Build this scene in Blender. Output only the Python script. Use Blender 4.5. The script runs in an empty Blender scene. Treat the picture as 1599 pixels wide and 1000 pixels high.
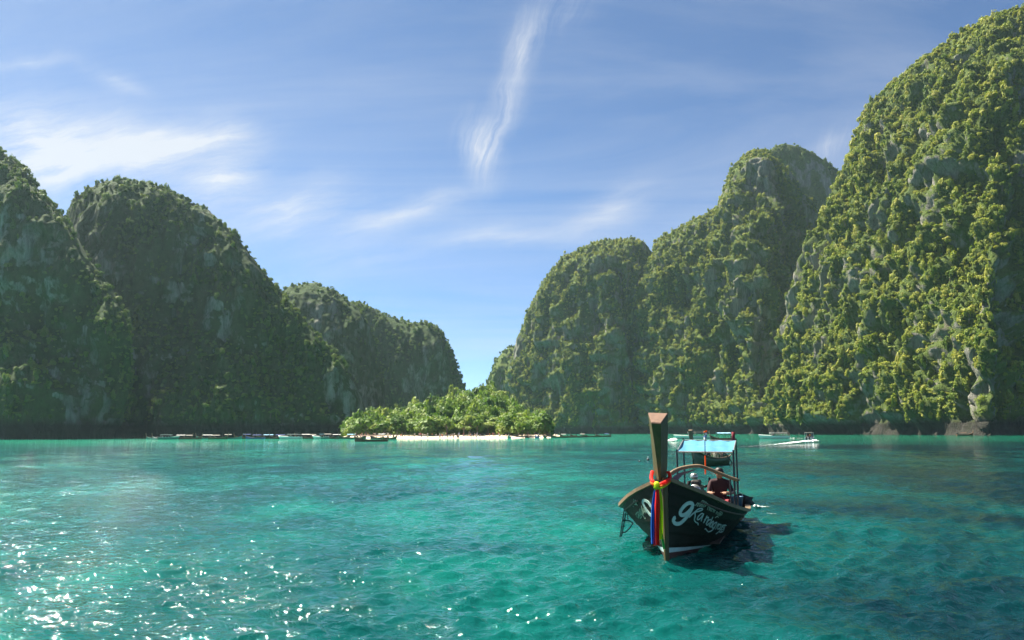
import bpy, bmesh, math, random
import numpy as np
from mathutils import Vector, Matrix, Euler
from mathutils.bvhtree import BVHTree

random.seed(7)
rng = np.random.default_rng(7)
S = bpy.context.scene
COL = S.collection

# ------------------------------------------------------------------ camera
FPX, EYE = 1200.0, 2.6                       # focal length in photo pixels (1599 wide), eye height in metres
PITCH, ROLL = math.atan(175 / 1200), -0.00375
CAMROT = Matrix.Rotation(math.pi / 2 + PITCH, 3, 'X') @ Matrix.Rotation(ROLL, 3, 'Z')
cd = bpy.data.cameras.new('camera')
cam = bpy.data.objects.new('camera', cd)
COL.objects.link(cam)
cd.sensor_width = 36.0
cd.lens = 36.0 * FPX / 1599.0
cd.clip_start, cd.clip_end = 0.1, 6000.0
cam.matrix_world = Matrix.Translation((0, 0, EYE)) @ CAMROT.to_4x4()
S.camera = cam

# ------------------------------------------------------------------ light, sky, exposure
SUN_AZ, SUN_EL = math.radians(-55), math.radians(57)      # azimuth measured from +Y towards +X
SUN_STRENGTH, SKY_STRENGTH, EXPOSURE = 5.0, 0.050, 1.92
sd = bpy.data.lights.new('sun', 'SUN')
sd.energy, sd.angle, sd.color = SUN_STRENGTH, math.radians(0.53), (1.0, 0.93, 0.80)
sun = bpy.data.objects.new('sun', sd)
COL.objects.link(sun)
sdir = Vector((math.sin(SUN_AZ) * math.cos(SUN_EL), math.cos(SUN_AZ) * math.cos(SUN_EL), math.sin(SUN_EL)))
sun.rotation_euler = sdir.to_track_quat('Z', 'Y').to_euler()
sun.location = (-300, 200, 500)

S.render.engine = 'CYCLES'
S.cycles.use_denoising = True
S.cycles.max_bounces = 6
S.cycles.diffuse_bounces = 2
S.cycles.glossy_bounces = 3
S.cycles.transmission_bounces = 3
S.cycles.transparent_max_bounces = 8
S.cycles.volume_bounces = 1
S.cycles.caustics_reflective = False
S.cycles.caustics_refractive = False
S.cycles.sample_clamp_indirect = 8.0
S.view_settings.view_transform = 'Standard'
S.view_settings.look = 'None'
S.view_settings.exposure = EXPOSURE
S.view_settings.gamma = 1.0
S.view_settings.use_curve_mapping = False


class NT:
    """small helper round a node tree"""
    def __init__(s, tree):
        s.t = tree
        s.n = tree.nodes
        s.l = tree.links

    def node(s, kind, **kw):
        nd = s.n.new(kind)
        for k, v in kw.items():
            if k.startswith('i_'):
                key = k[2:]
                key = int(key) if key.isdigit() else key.replace('_', ' ')
                s.put(nd, key, v)
            else:
                setattr(nd, k, v)
        return nd

    def put(s, nd, key, v):
        if isinstance(v, bpy.types.NodeSocket):
            s.l.new(v, nd.inputs[key])
        else:
            nd.inputs[key].default_value = v

    def math(s, op, a, b=0.0, c=None, clamp=False):
        nd = s.n.new('ShaderNodeMath')
        nd.operation, nd.use_clamp = op, clamp
        s.put(nd, 0, a)
        s.put(nd, 1, b)
        if c is not None:
            s.put(nd, 2, c)
        return nd.outputs[0]

    def vmath(s, op, a, b=None, scale=None):
        nd = s.n.new('ShaderNodeVectorMath')
        nd.operation = op
        s.put(nd, 0, a)
        if b is not None:
            s.put(nd, 1, b)
        if scale is not None:
            s.put(nd, 'Scale', scale)
        return nd.outputs[0]

    def mix(s, f, a, b, blend='MIX'):
        nd = s.n.new('ShaderNodeMix')
        nd.data_type, nd.blend_type = 'RGBA', blend
        s.put(nd, 0, f)
        for key, v in ((6, a), (7, b)):
            if not isinstance(v, bpy.types.NodeSocket) and len(v) == 3:
                v = (*v, 1)
            s.put(nd, key, v)
        return nd.outputs[2]

    def ramp(s, f, *stops):
        nd = s.n.new('ShaderNodeValToRGB')
        s.put(nd, 0, f)
        e = nd.color_ramp.elements
        while len(e) < len(stops):
            e.new(0.5)
        for el, (p, c) in zip(e, stops):
            el.position = p
            el.color = (c, c, c, 1) if isinstance(c, (int, float)) else (*c, 1)
        return nd.outputs[0]

    def rng(s, v, a, b, c=0.0, d=1.0, smooth=False):
        nd = s.n.new('ShaderNodeMapRange')
        if smooth:
            nd.interpolation_type = 'SMOOTHSTEP'
        for i, x in enumerate((v, a, b, c, d)):
            s.put(nd, i, x)
        return nd.outputs[0]

    def noise(s, vec, scale, detail=4.0, rough=0.55, dist=0.0, out=0):
        nd = s.n.new('ShaderNodeTexNoise')
        if vec is not None:
            s.put(nd, 'Vector', vec)
        s.put(nd, 'Scale', scale)
        s.put(nd, 'Detail', detail)
        s.put(nd, 'Roughness', rough)
        s.put(nd, 'Distortion', dist)
        return nd.outputs[out]

    def mapping(s, vec, loc=(0, 0, 0), rot=(0, 0, 0), scale=(1, 1, 1), kind='POINT'):
        nd = s.n.new('ShaderNodeMapping')
        nd.vector_type = kind
        s.put(nd, 0, vec)
        s.put(nd, 1, loc)
        s.put(nd, 2, rot)
        s.put(nd, 3, scale)
        return nd.outputs[0]


def cam_ray(px, py):
    return CAMROT @ Vector(((px - 799.5) / FPX, (500 - py) / FPX, -1.0))


world = bpy.data.worlds.new('World')
S.world = world
world.use_nodes = True
w = NT(world.node_tree)
w.n.clear()
sky = w.node('ShaderNodeTexSky', sky_type='NISHITA')
sky.sun_disc = False
sky.sun_elevation, sky.sun_rotation = SUN_EL, SUN_AZ
sky.air_density, sky.dust_density, sky.ozone_density = 0.50, 0.16, 2.0
geo = w.node('ShaderNodeNewGeometry')
wdir = w.vmath('SCALE', geo.outputs['Incoming'], scale=-1.0)
xyz = w.node('ShaderNodeSeparateXYZ', i_0=wdir)
# direction on a plane facing +Y (u across, v up) for the wisps seen over the bay
yy = w.math('MAXIMUM', xyz.outputs[1], 0.05)
uu = w.math('DIVIDE', xyz.outputs[0], yy)
vv = w.math('DIVIDE', xyz.outputs[2], yy)
uv = w.node('ShaderNodeCombineXYZ', i_0=uu, i_1=vv).outputs[0]
front = w.math('GREATER_THAN', xyz.outputs[1], 0.06)
warp = w.vmath('SUBTRACT', w.noise(uv, 5.0, 5.0, 0.6, out=1), (0.5, 0.5, 0.5))
uvw = w.vmath('ADD', uv, w.vmath('SCALE', warp, scale=0.065))


def wisp_blob(px, py, hx, hy, ang, wt):
    """soft ellipse round the direction through photo pixel px, py"""
    d = cam_ray(px, py)
    u, v = d.x / d.y, d.z / d.y
    m = w.mapping(uvw, (u, v, 0), (0, 0, math.radians(ang)), (hx / FPX, hy / FPX, 1), 'TEXTURE')
    m = w.vmath('MULTIPLY', m, (1, 1, 0))
    g = w.node('ShaderNodeTexGradient', gradient_type='QUADRATIC_SPHERE', i_0=m)
    return w.math('MULTIPLY', g.outputs[1], wt)


def wisp_sum(blobs):
    tot = None
    for b in blobs:
        g = wisp_blob(*b)
        tot = g if tot is None else w.math('ADD', tot, g)
    return tot


# ang: degrees, counter-clockwise from horizontal
plume = wisp_sum([(860, 20, 140, 70, 35, .6), (812, 85, 130, 48, 80, 1.0), (790, 160, 120, 42, 75, .9), (748, 232, 90, 60, 108, 1.6),
                  (770, 215, 100, 30, 75, .7), (1300, 222, 75, 45, 35, .7)])
veils = wisp_sum([(70, 215, 300, 130, -8, 1.5), (190, 240, 330, 85, 8, 1.5), (310, 222, 190, 40, 12, 1.2), (350, 285, 130, 75, 25, 1.3),
                  (40, 95, 170, 26, 8, .5), (180, 118, 110, 30, -22, .55), (655, 326, 190, 42, 18, .8), (590, 350, 100, 40, 15, .6),
                  (450, 335, 240, 95, 12, 1.1), (950, 325, 150, 60, 30, .8), (780, 368, 200, 45, 5, .7), (560, 410, 300, 60, 4, .4), (235, 205, 60, 18, 15, .5),
                  (1050, 130, 500, 40, 10, .12), (100, 260, 420, 160, 0, .6)])
fib_up = w.noise(w.mapping(uvw, rot=(0, 0, math.radians(74)), scale=(.5, .055, 1), kind='TEXTURE'), 2.0, 9.0, 0.66)
fib_ac = w.noise(w.mapping(uvw, rot=(0, 0, math.radians(14)), scale=(.5, .085, 1), kind='TEXTURE'), 2.0, 9.0, 0.66)
f1 = w.math('MULTIPLY', plume, w.rng(fib_up, .34, .70, .05, 1.15))
f2 = w.math('MULTIPLY', veils, w.rng(fib_ac, .34, .66, .14, 1.12))
placed = w.math('MULTIPLY', w.math('ADD', f1, f2), front)
# thin cirrus over the rest of the sky, on a plane high overhead
zz = w.math('ADD', w.math('MAXIMUM', xyz.outputs[2], 0.0), 0.18)
pu, pv = w.math('DIVIDE', xyz.outputs[0], zz), w.math('DIVIDE', xyz.outputs[1], zz)
pl = w.node('ShaderNodeCombineXYZ', i_0=pu, i_1=pv).outputs[0]
thin = w.noise(w.mapping(pl, rot=(0, 0, .6), scale=(.5, 1.5, 1)), 1.1, 7.0, 0.6, 0.7)
thin = w.rng(thin, .40, .80, 0.0, .42)
cloud = w.math('MINIMUM', w.math('ADD', w.math('MULTIPLY', placed, .80), thin), 0.92)
above = w.rng(xyz.outputs[2], -0.02, 0.05)
cloud = w.math('MULTIPLY', cloud, above)
tint = w.mix(1.0, sky.outputs[0], (0.80, 0.93, 1.01), 'MULTIPLY')
skyc = w.mix(cloud, tint, (4.2, 4.35, 4.65))
bg = w.node('ShaderNodeBackground', i_0=skyc, i_1=SKY_STRENGTH)
wo = w.node('ShaderNodeOutputWorld', i_0=bg.outputs[0])


# ------------------------------------------------------------------ general helpers
def at(px, py, D):
    """the world point at distance D (along +Y) on the sight line of photo pixel px, py"""
    d = cam_ray(px, py)
    return Vector((0, 0, EYE)) + d * (D / d.y)


def on_sea(px, D, z=0.0):
    p = at(px, 675, D)
    return Vector((p.x, p.y, z))


def sea_at(px, py, z=0.0):
    d = cam_ray(px, py)
    return Vector((0, 0, EYE)) + d * ((z - EYE) / d.z)


def tag(o, label=None, cat=None, group=None, kind=None):
    if label:
        o['label'] = label
    if cat:
        o['category'] = cat
    if group:
        o['group'] = group
    if kind:
        o['kind'] = kind
    return o


def link(name, data, parent=None):
    o = bpy.data.objects.new(name, data)
    COL.objects.link(o)
    if parent is not None:
        o.parent = parent
    return o


def thing(name, label, cat, loc=(0, 0, 0), rz=0.0, group=None):
    o = link(name, None)
    o.location = loc
    o.rotation_euler = (0, 0, rz)
    return tag(o, label, cat, group)


CH = {}


def kids_of(o):
    return [c for c in bpy.data.objects if c.parent is o] if o.name not in CH else CH[o.name]


def copy_tree(o, parent=None):
    c = o.copy()
    COL.objects.link(c)
    if parent is not None:
        c.parent = parent
    for k in kids_of(o):
        copy_tree(k, c)
    return c


class MB:
    """collects shapes into one mesh"""
    def __init__(s):
        s.v, s.f, s.m = [], [], []

    def add(s, vs, fs, mat=0):
        b = len(s.v)
        s.v += [tuple(p) for p in vs]
        s.f += [tuple(i + b for i in f) for f in fs]
        s.m += [mat] * len(fs)
        return s

    def box(s, c, size, rot=None, mat=0, taper=1.0, bev=0.0):
        hx, hy, hz = (k / 2 for k in size)
        R = rot if rot is not None else Matrix.Identity(3)
        if bev <= 0:
            vs = [(sx * hx * (taper if sz > 0 else 1), sy * hy * (taper if sz > 0 else 1), sz * hz) for sz in (-1, 1) for sx, sy in ((-1, -1), (1, -1), (1, 1), (-1, 1))]
            fs = [(0, 3, 2, 1), (4, 5, 6, 7), (0, 1, 5, 4), (1, 2, 6, 5), (2, 3, 7, 6), (3, 0, 4, 7)]
        else:
            rings = []
            for z, k in ((-hz, bev), (-hz + bev, 0), (hz - bev, 0), (hz, bev)):
                t = taper if z > 0 else 1
                X, Y = (hx - k) * t, (hy - k) * t
                c2 = min(bev, X * .5, Y * .5)
                rings.append([(X, -Y + c2, z), (X, Y - c2, z), (X - c2, Y, z), (-X + c2, Y, z), (-X, Y - c2, z), (-X, -Y + c2, z), (-X + c2, -Y, z), (X - c2, -Y, z)])
            vs = [p for r in rings for p in r]
            fs = [tuple(range(7, -1, -1)), tuple(range(24, 32))]
            for r in range(3):
                for i in range(8):
                    fs.append((r * 8 + i, r * 8 + (i + 1) % 8, r * 8 + 8 + (i + 1) % 8, r * 8 + 8 + i))
        c = Vector(c)
        return s.add([R @ Vector(p) + c for p in vs], fs, mat)

    def tube(s, pts, r, n=8, mat=0, cap=True):
        pts = [Vector(p) for p in pts]
        rs = r if isinstance(r, (list, tuple)) else [r] * len(pts)
        vs, fs = [], []
        up = None
        for i, p in enumerate(pts):
            d = (pts[min(i + 1, len(pts) - 1)] - pts[max(i - 1, 0)]).normalized()
            if up is None:
                up = Vector((0, 0, 1)) if abs(d.z) < .9 else Vector((1, 0, 0))
            x = d.cross(up).normalized()
            y = x.cross(d).normalized()
            up = y
            for k in range(n):
                a = 2 * math.pi * k / n
                vs.append(p + (x * math.cos(a) + y * math.sin(a)) * rs[i])
        for i in range(len(pts) - 1):
            for k in range(n):
                fs.append((i * n + k, i * n + (k + 1) % n, (i + 1) * n + (k + 1) % n, (i + 1) * n + k))
        if cap:
            fs.append(tuple(range(n - 1, -1, -1)))
            fs.append(tuple(range((len(pts) - 1) * n, len(pts) * n)))
        return s.add(vs, fs, mat)

    def grid(s, rows, mat=0, close=False):
        """rows of points joined into quads"""
        nr, nc = len(rows), len(rows[0])
        fs = []
        for i in range(nr - 1):
            for j in range(nc - (0 if close else 1)):
                k = (j + 1) % nc
                fs.append((i * nc + j, i * nc + k, (i + 1) * nc + k, (i + 1) * nc + j))
        return s.add([p for r in rows for p in r], fs, mat)

    def lathe(s, prof, c, n=14, mat=0):
        c = Vector(c)
        rows = [[c + Vector((r * math.cos(2 * math.pi * k / n), r * math.sin(2 * math.pi * k / n), z)) for k in range(n)] for r, z in prof]
        return s.grid(rows, mat, True)

    def ball(s, c, r, n=10, m=7, mat=0, sq=(1, 1, 1)):
        c = Vector(c)
        rows = []
        for i in range(m + 1):
            t = math.pi * i / m
            rows.append([c + Vector((r * sq[0] * math.sin(t) * math.cos(2 * math.pi * k / n), r * sq[1] * math.sin(t) * math.sin(2 * math.pi * k / n), -r * sq[2] * math.cos(t))) for k in range(n)])
        return s.grid(rows, mat, True)

    def mesh(s, name, mats, smooth=False):
        me = bpy.data.meshes.new(name)
        me.from_pydata(s.v, [], s.f)
        for m in (mats if isinstance(mats, (list, tuple)) else [mats]):
            me.materials.append(m)
        me.polygons.foreach_set('material_index', s.m)
        if smooth:
            me.polygons.foreach_set('use_smooth', [True] * len(s.f))
        me.update()
        return me

    def build(s, name, mats, parent=None, smooth=False):
        return link(name, s.mesh(name, mats, smooth), parent)


def np_mesh(name, V, Fq, mats, smooth=True):
    """fast mesh from numpy vertices and quads"""
    me = bpy.data.meshes.new(name)
    V = np.ascontiguousarray(V, dtype=np.float32)
    Fq = np.ascontiguousarray(Fq, dtype=np.int32)
    n, k = Fq.shape
    me.vertices.add(len(V))
    me.vertices.foreach_set('co', V.ravel())
    me.loops.add(n * k)
    me.loops.foreach_set('vertex_index', Fq.ravel())
    me.polygons.add(n)
    me.polygons.foreach_set('loop_start', np.arange(0, n * k, k, dtype=np.int32))
    me.polygons.foreach_set('loop_total', np.full(n, k, dtype=np.int32))
    me.update(calc_edges=True)
    me.polygons.foreach_set('use_smooth', np.full(n, smooth, dtype=bool))
    for m in (mats if isinstance(mats, (list, tuple)) else [mats]):
        me.materials.append(m)
    return me


def grid_quads(nu, nv):
    a = np.arange(nu * nv).reshape(nu, nv)
    return np.stack([a[:-1, :-1], a[1:, :-1], a[1:, 1:], a[:-1, 1:]], -1).reshape(-1, 4)


# numpy gradient noise
_perm = np.concatenate([rng.permutation(256)] * 3).astype(np.int64)
_grad = rng.normal(size=(256, 3))
_grad /= np.linalg.norm(_grad, axis=1)[:, None]


def pnoise(p):
    pi = np.floor(p).astype(np.int64)
    pf = p - pi
    u = pf * pf * pf * (pf * (pf * 6 - 15) + 10)
    pi &= 255
    out = 0
    for dx in (0, 1):
        wx = u[..., 0] if dx else 1 - u[..., 0]
        for dy in (0, 1):
            wy = u[..., 1] if dy else 1 - u[..., 1]
            for dz in (0, 1):
                wz = u[..., 2] if dz else 1 - u[..., 2]
                h = _perm[_perm[_perm[pi[..., 0] + dx] + pi[..., 1] + dy] + pi[..., 2] + dz]
                g = _grad[h]
                out = out + wx * wy * wz * ((pf[..., 0] - dx) * g[..., 0] + (pf[..., 1] - dy) * g[..., 1] + (pf[..., 2] - dz) * g[..., 2])
    return out * 1.6


def fbm(p, sc, octv=4, gain=0.5, seed=0.0):
    q = p * np.asarray(sc) + seed
    a, t = 1.0, 0
    for _ in range(octv):
        t = t + a * pnoise(q)
        q = q * 2.03 + 17.1
        a *= gain
    return t


def sstep(a, b, x):
    t = np.clip((x - a) / (b - a), 0, 1)
    return t * t * (3 - 2 * t)


# ------------------------------------------------------------------ materials
def new_mat(name):
    m = bpy.data.materials.new(name)
    m.use_nodes = True
    t = NT(m.node_tree)
    t.n.clear()
    out = t.node('ShaderNodeOutputMaterial')
    return m, t, out


def plain(name, col, rough=0.6, var=0.25, scale=6.0, metal=0.0, bump=0.15, spec=0.4, streak=(1, 1, 1), dirt=None):
    """paint, wood, cloth, metal: base colour broken up by grain, wear and fine relief"""
    m, t, out = new_mat(name)
    tc = t.node('ShaderNodeTexCoord').outputs['Object']
    v = t.mapping(tc, scale=streak)
    n = t.noise(v, scale, 6.0, 0.62)
    n2 = t.noise(v, scale * 6.3, 4.0, 0.6)
    f = t.math('ADD', t.math('MULTIPLY', n, .7), t.math('MULTIPLY', n2, .3))
    lo = tuple(c * (1 - var) for c in col)
    hi = tuple(min(1, c * (1 + var)) for c in col)
    c = t.ramp(f, (.3, lo), (.7, hi))
    if dirt:
        dn = t.noise(tc, scale * .45, 6.0, 0.66, 0.8)
        c = t.mix(t.rng(dn, .5, .72, 0, .75), c, dirt)
    b = t.node('ShaderNodeBump', i_Strength=bump, i_Distance=0.02, i_Height=f)
    p = t.node('ShaderNodeBsdfPrincipled', i_Base_Color=c, i_Roughness=rough, i_Metallic=metal, i_Normal=b.outputs[0])
    p.inputs['Specular IOR Level'].default_value = spec
    t.put(p, 'Roughness', t.rng(n2, .3, .7, max(.05, rough - .12), min(1, rough + .12)))
    t.l.new(p.outputs[0], out.inputs[0])
    return m


def foliage_mat(name, dark, light, dry, dryness=0.2):
    m, t, out = new_mat(name)
    oi = t.node('ShaderNodeObjectInfo')
    tc = t.node('ShaderNodeNewGeometry')
    n = t.noise(tc.outputs['Position'], 0.35, 3.0, 0.6)
    f = t.math('ADD', t.math('MULTIPLY', oi.outputs['Random'], .78), t.math('MULTIPLY', n, .35))
    c = t.ramp(f, (.18, dark), (.62, light), (.95, dry))
    big = t.noise(tc.outputs['Position'], 0.03, 3.0, 0.6)
    c = t.mix(t.rng(big, .48, .66, 0, dryness), c, dry)
    d = t.node('ShaderNodeBsdfPrincipled', i_Base_Color=c, i_Roughness=.62)
    d.inputs['Specular IOR Level'].default_value = .25
    tr = t.node('ShaderNodeBsdfTranslucent', i_Color=t.mix(1.0, c, (1.25, 1.35, .6), 'MULTIPLY'))
    mx = t.node('ShaderNodeMixShader', i_0=.30)
    t.l.new(d.outputs[0], mx.inputs[1])
    t.l.new(tr.outputs[0], mx.inputs[2])
    t.l.new(mx.outputs[0], out.inputs[0])
    return m


def rock_mat(name, grey, pale, stain, moss, mossy=0.5):
    m, t, out = new_mat(name)
    g = t.node('ShaderNodeNewGeometry')
    pos = g.outputs['Position']
    sep = t.node('ShaderNodeSeparateXYZ', i_0=pos)
    st = t.noise(t.mapping(pos, scale=(.22, .22, .022)), 1.0, 7.0, .66, .4)
    fine = t.noise(t.mapping(pos, scale=(.9, .9, .10)), 1.0, 6.0, .65, .3)
    c = t.ramp(t.math('ADD', t.math('MULTIPLY', st, .6), t.math('MULTIPLY', fine, .4)), (.34, stain), (.50, grey), (.68, pale))
    och = t.noise(t.mapping(pos, scale=(.06, .06, .025)), 1.0, 5.0, .6)
    c = t.mix(t.rng(och, .56, .74, 0, .7), c, (.27, .17, .085))
    mo = t.noise(t.mapping(pos, scale=(.12, .12, .05)), 1.0, 7.0, .7, .5)
    va = t.node('ShaderNodeAttribute', attribute_name='veg')
    mk = t.math('ADD', mo, t.math('MULTIPLY', va.outputs['Fac'], .55))
    mcol = t.ramp(t.noise(pos, .4, 5, .7), (.3, tuple(k * .55 for k in moss)), (.7, moss))
    c = t.mix(t.rng(mk, .78 - mossy * .4, .93 - mossy * .4), c, mcol)
    # tide band: black algae near the water, darkening painted higher over sunlit pale rock
    tide = t.math('ADD', sep.outputs[2], t.math('MULTIPLY', fine, 3.0))
    c = t.mix(t.rng(tide, 8.0, 12.5, .92, 0.0), c, (.018, .017, .013))
    hgt = t.math('ADD', t.math('MULTIPLY', st, 1.5), t.math('ADD', fine, t.math('MULTIPLY', t.noise(pos, 1.3, 5, .7), .8)))
    b = t.node('ShaderNodeBump', i_Strength=.9, i_Distance=1.6, i_Height=hgt)
    p = t.node('ShaderNodeBsdfPrincipled', i_Base_Color=c, i_Roughness=.9, i_Normal=b.outputs[0])
    p.inputs['Specular IOR Level'].default_value = .2
    t.l.new(p.outputs[0], out.inputs[0])
    return m


M = {}
M['rock'] = rock_mat('limestone', (.19, .18, .15), (.34, .32, .27), (.06, .055, .045), (.095, .135, .026), .72)
M['rock_bare'] = rock_mat('limestone_bare', (.21, .215, .18), (.38, .37, .32), (.05, .048, .04), (.055, .095, .026), .92)
M['leaf'] = foliage_mat('leaf_sunny', (.070, .122, .010), (.210, .250, .022), (.320, .310, .055), .32)  # base tones raised to carry the brightness of leaves in sun
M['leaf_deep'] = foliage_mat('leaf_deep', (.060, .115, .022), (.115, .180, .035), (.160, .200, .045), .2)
M['leaf_fresh'] = foliage_mat('leaf_fresh', (.045, .105, .012), (.125, .205, .028), (.215, .260, .055), .25)
M['bark'] = plain('bark', (.16, .12, .085), .9, .35, 3.0, bump=.5, streak=(1, 1, .2))
M['sand'] = plain('sand', (.60, .50, .37), .95, .12, .6, bump=.3, spec=.1)


def water_mat():
    m, t, out = new_mat('sea_water')
    g = t.node('ShaderNodeNewGeometry')
    pos = g.outputs['Position']
    sep = t.node('ShaderNodeSeparateXYZ', i_0=pos)
    X, Y = sep.outputs[0], sep.outputs[1]
    flat = t.vmath('MULTIPLY', pos, (1, 1, 0))
    # sandy shallows, weed and coral patches under the surface
    n1 = t.noise(t.mapping(flat, scale=(.045, .028, 1)), 1.0, 4.0, .6, .6)
    n2 = t.noise(t.mapping(flat, scale=(.22, .13, 1)), 1.0, 4.0, .6, .5)
    f = t.math('ADD', t.math('MULTIPLY', n1, .65), t.math('MULTIPLY', n2, .35))
    side = t.math('DIVIDE', X, t.math('ADD', t.math('MAXIMUM', Y, 0.0), 12.0))
    f = t.math('SUBTRACT', f, t.rng(side, .05, .55, 0, .17, True))
    deep = (.001, .014, .019)
    mid = (.001, .055, .050)
    sandy = (.005, .160, .115)
    c = t.ramp(f, (.30, deep), (.47, mid), (.66, sandy))
    near_shore = t.rng(t.math('ADD', Y, t.math('MULTIPLY', n1, 90.0)), 150.0, 300.0, 0, .9, True)
    shal = t.mix(t.rng(side, .0, .45), (.018, .21, .13), (.004, .10, .06))
    c = t.mix(near_shore, c, shal)
    r1 = t.noise(t.mapping(flat, rot=(0, 0, .25), scale=(1.0, 1.5, 1)), 4.0, 3.0, .55, .3)
    r2 = t.noise(t.mapping(flat, rot=(0, 0, -.2), scale=(1.0, 1.4, 1)), 11.0, 1.0, .5, .2)
    r0 = t.noise(t.mapping(flat, rot=(0, 0, .1), scale=(1.0, 1.7, 1)), .62, 2.0, .5, .3)
    hgt = t.math('ADD', t.math('MULTIPLY', r1, .088), t.math('MULTIPLY', r2, .012))
    hgt = t.math('ADD', hgt, t.math('MULTIPLY', r0, t.rng(Y, 25.0, 110.0, 0.0, .62, True)))
    b = t.node('ShaderNodeBump', i_Strength=1.0, i_Distance=1.0, i_Height=hgt)
    p = t.node('ShaderNodeBsdfPrincipled', i_Base_Color=c, i_Roughness=.045, i_IOR=1.333, i_Normal=b.outputs[0])
    p.subsurface_method = 'BURLEY'
    p.inputs['Subsurface Weight'].default_value = .45
    p.inputs['Subsurface Radius'].default_value = (.3, 1.0, .9)
    p.inputs['Subsurface Scale'].default_value = 1.1
    t.l.new(p.outputs[0], out.inputs[0])
    return m


M['water'] = water_mat()

# ------------------------------------------------------------------ the sea: real waves on a fan of quads, finest near the camera
WAVES = []
wr = np.random.default_rng(3)
for lam, amp, spread in [(l, a, s) for l, a, s, n in ((4.5, .012, .5, 4), (2.4, .0105, .6, 6), (1.3, .0090, .7, 9), (.78, .0072, .8, 14), (.46, .0052, .9, 18), (.28, .0032, 1.1, 18), (.18, .0014, 1.2, 14)) for _ in range(n)]:
    lam *= wr.uniform(.75, 1.3)
    th = math.radians(-72) + wr.normal(0, spread * .55)
    WAVES.append((lam, amp * wr.uniform(.6, 1.25), math.cos(th), math.sin(th), wr.uniform(0, 6.28)))


def sea_height(x, y, dr):
    z = np.zeros_like(x)
    dx = np.zeros_like(x)
    dy = np.zeros_like(x)
    for lam, amp, cx, cy, ph in WAVES:
        k = 2 * math.pi / lam
        a = k * (cx * x + cy * y) + ph
        at_ = amp * sstep(2.5, 5.0, lam / dr)
        z += at_ * np.sin(a)
        q = at_ * .55 * np.cos(a)
        dx += q * cx
        dy += q * cy
    return z, dx, dy


def build_sea():
    az = np.concatenate([np.radians(np.linspace(-180, -44, 40))[:-1], np.radians(np.linspace(-44, 44, 720)), np.radians(np.linspace(44, 180, 40))[1:]])
    rr, r = [.6], .6
    while r < 1480:
        step = .12 if r < 6 else max(.028, r * .0044) if r < 60 else r * .0044 * (1 + (r - 60) / 60)
        r += min(step, 40)
        rr.append(r)
    rr = np.array(rr)
    Rg, Ag = np.meshgrid(rr, az, indexing='ij')
    dr = np.maximum(np.gradient(rr)[:, None], Rg * np.gradient(az)[None, :])
    x, y = Rg * np.sin(Ag), Rg * np.cos(Ag)
    gust = .75 + .5 * (fbm(np.stack([x, y, 0 * x], -1), .06, 3) + .3)
    z, dx, dy = sea_height(x, y, dr)
    V = np.stack([x + dx * gust, y + dy * gust, z * gust], -1).reshape(-1, 3)
    q = grid_quads(len(rr), len(az))[:, ::-1]
    return np_mesh('sea', V, q, M['water'])


sea = link('sea', build_sea())
tag(sea, 'turquoise sea with small choppy waves and sun glitter filling the bay', 'water', kind='structure')

# ------------------------------------------------------------------ limestone cliffs
PROF_STEEP = [(0, 0), (.04, .10), (.10, .30), (.20, .55), (.34, .76), (.52, .89), (.74, .97), (1, 1)]
PROF_SLOPE = [(0, 0), (.07, .10), (.22, .32), (.40, .56), (.56, .73), (.72, .86), (.87, .96), (1, 1)]
PROF_LEDGE = [(0, 0), (.03, .10), (.16, .22), (.36, .34), (.50, .44), (.54, .60), (.60, .77), (.70, .88), (.84, .96), (1, 1)]
PROF_WALL = [(0, 0), (.10, .16), (.20, .40), (.28, .62), (.40, .80), (.58, .92), (.78, .98), (1, 1)]
PTS = []          # (kind of cover, position, normal, size, pixel size)


def resample(rows, n):
    rows = np.asarray(rows, float)
    d = np.linalg.norm(np.diff(rows, axis=0), axis=1)
    s = np.concatenate([[0], np.cumsum(d)])
    t = np.linspace(0, s[-1], n)
    out = np.stack([np.interp(t, s, rows[:, k]) for k in range(rows.shape[1])], 1)
    for _ in range(2):
        out[1:-1] = out[:-2] * .25 + out[1:-1] * .5 + out[2:] * .25
    return out


def project(V):
    d = np.asarray(V) - np.array([0, 0, EYE])
    c = d @ np.array(CAMROT)
    return 799.5 + FPX * c[:, 0] / -c[:, 2], 500 - FPX * c[:, 1] / -c[:, 2]


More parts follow.
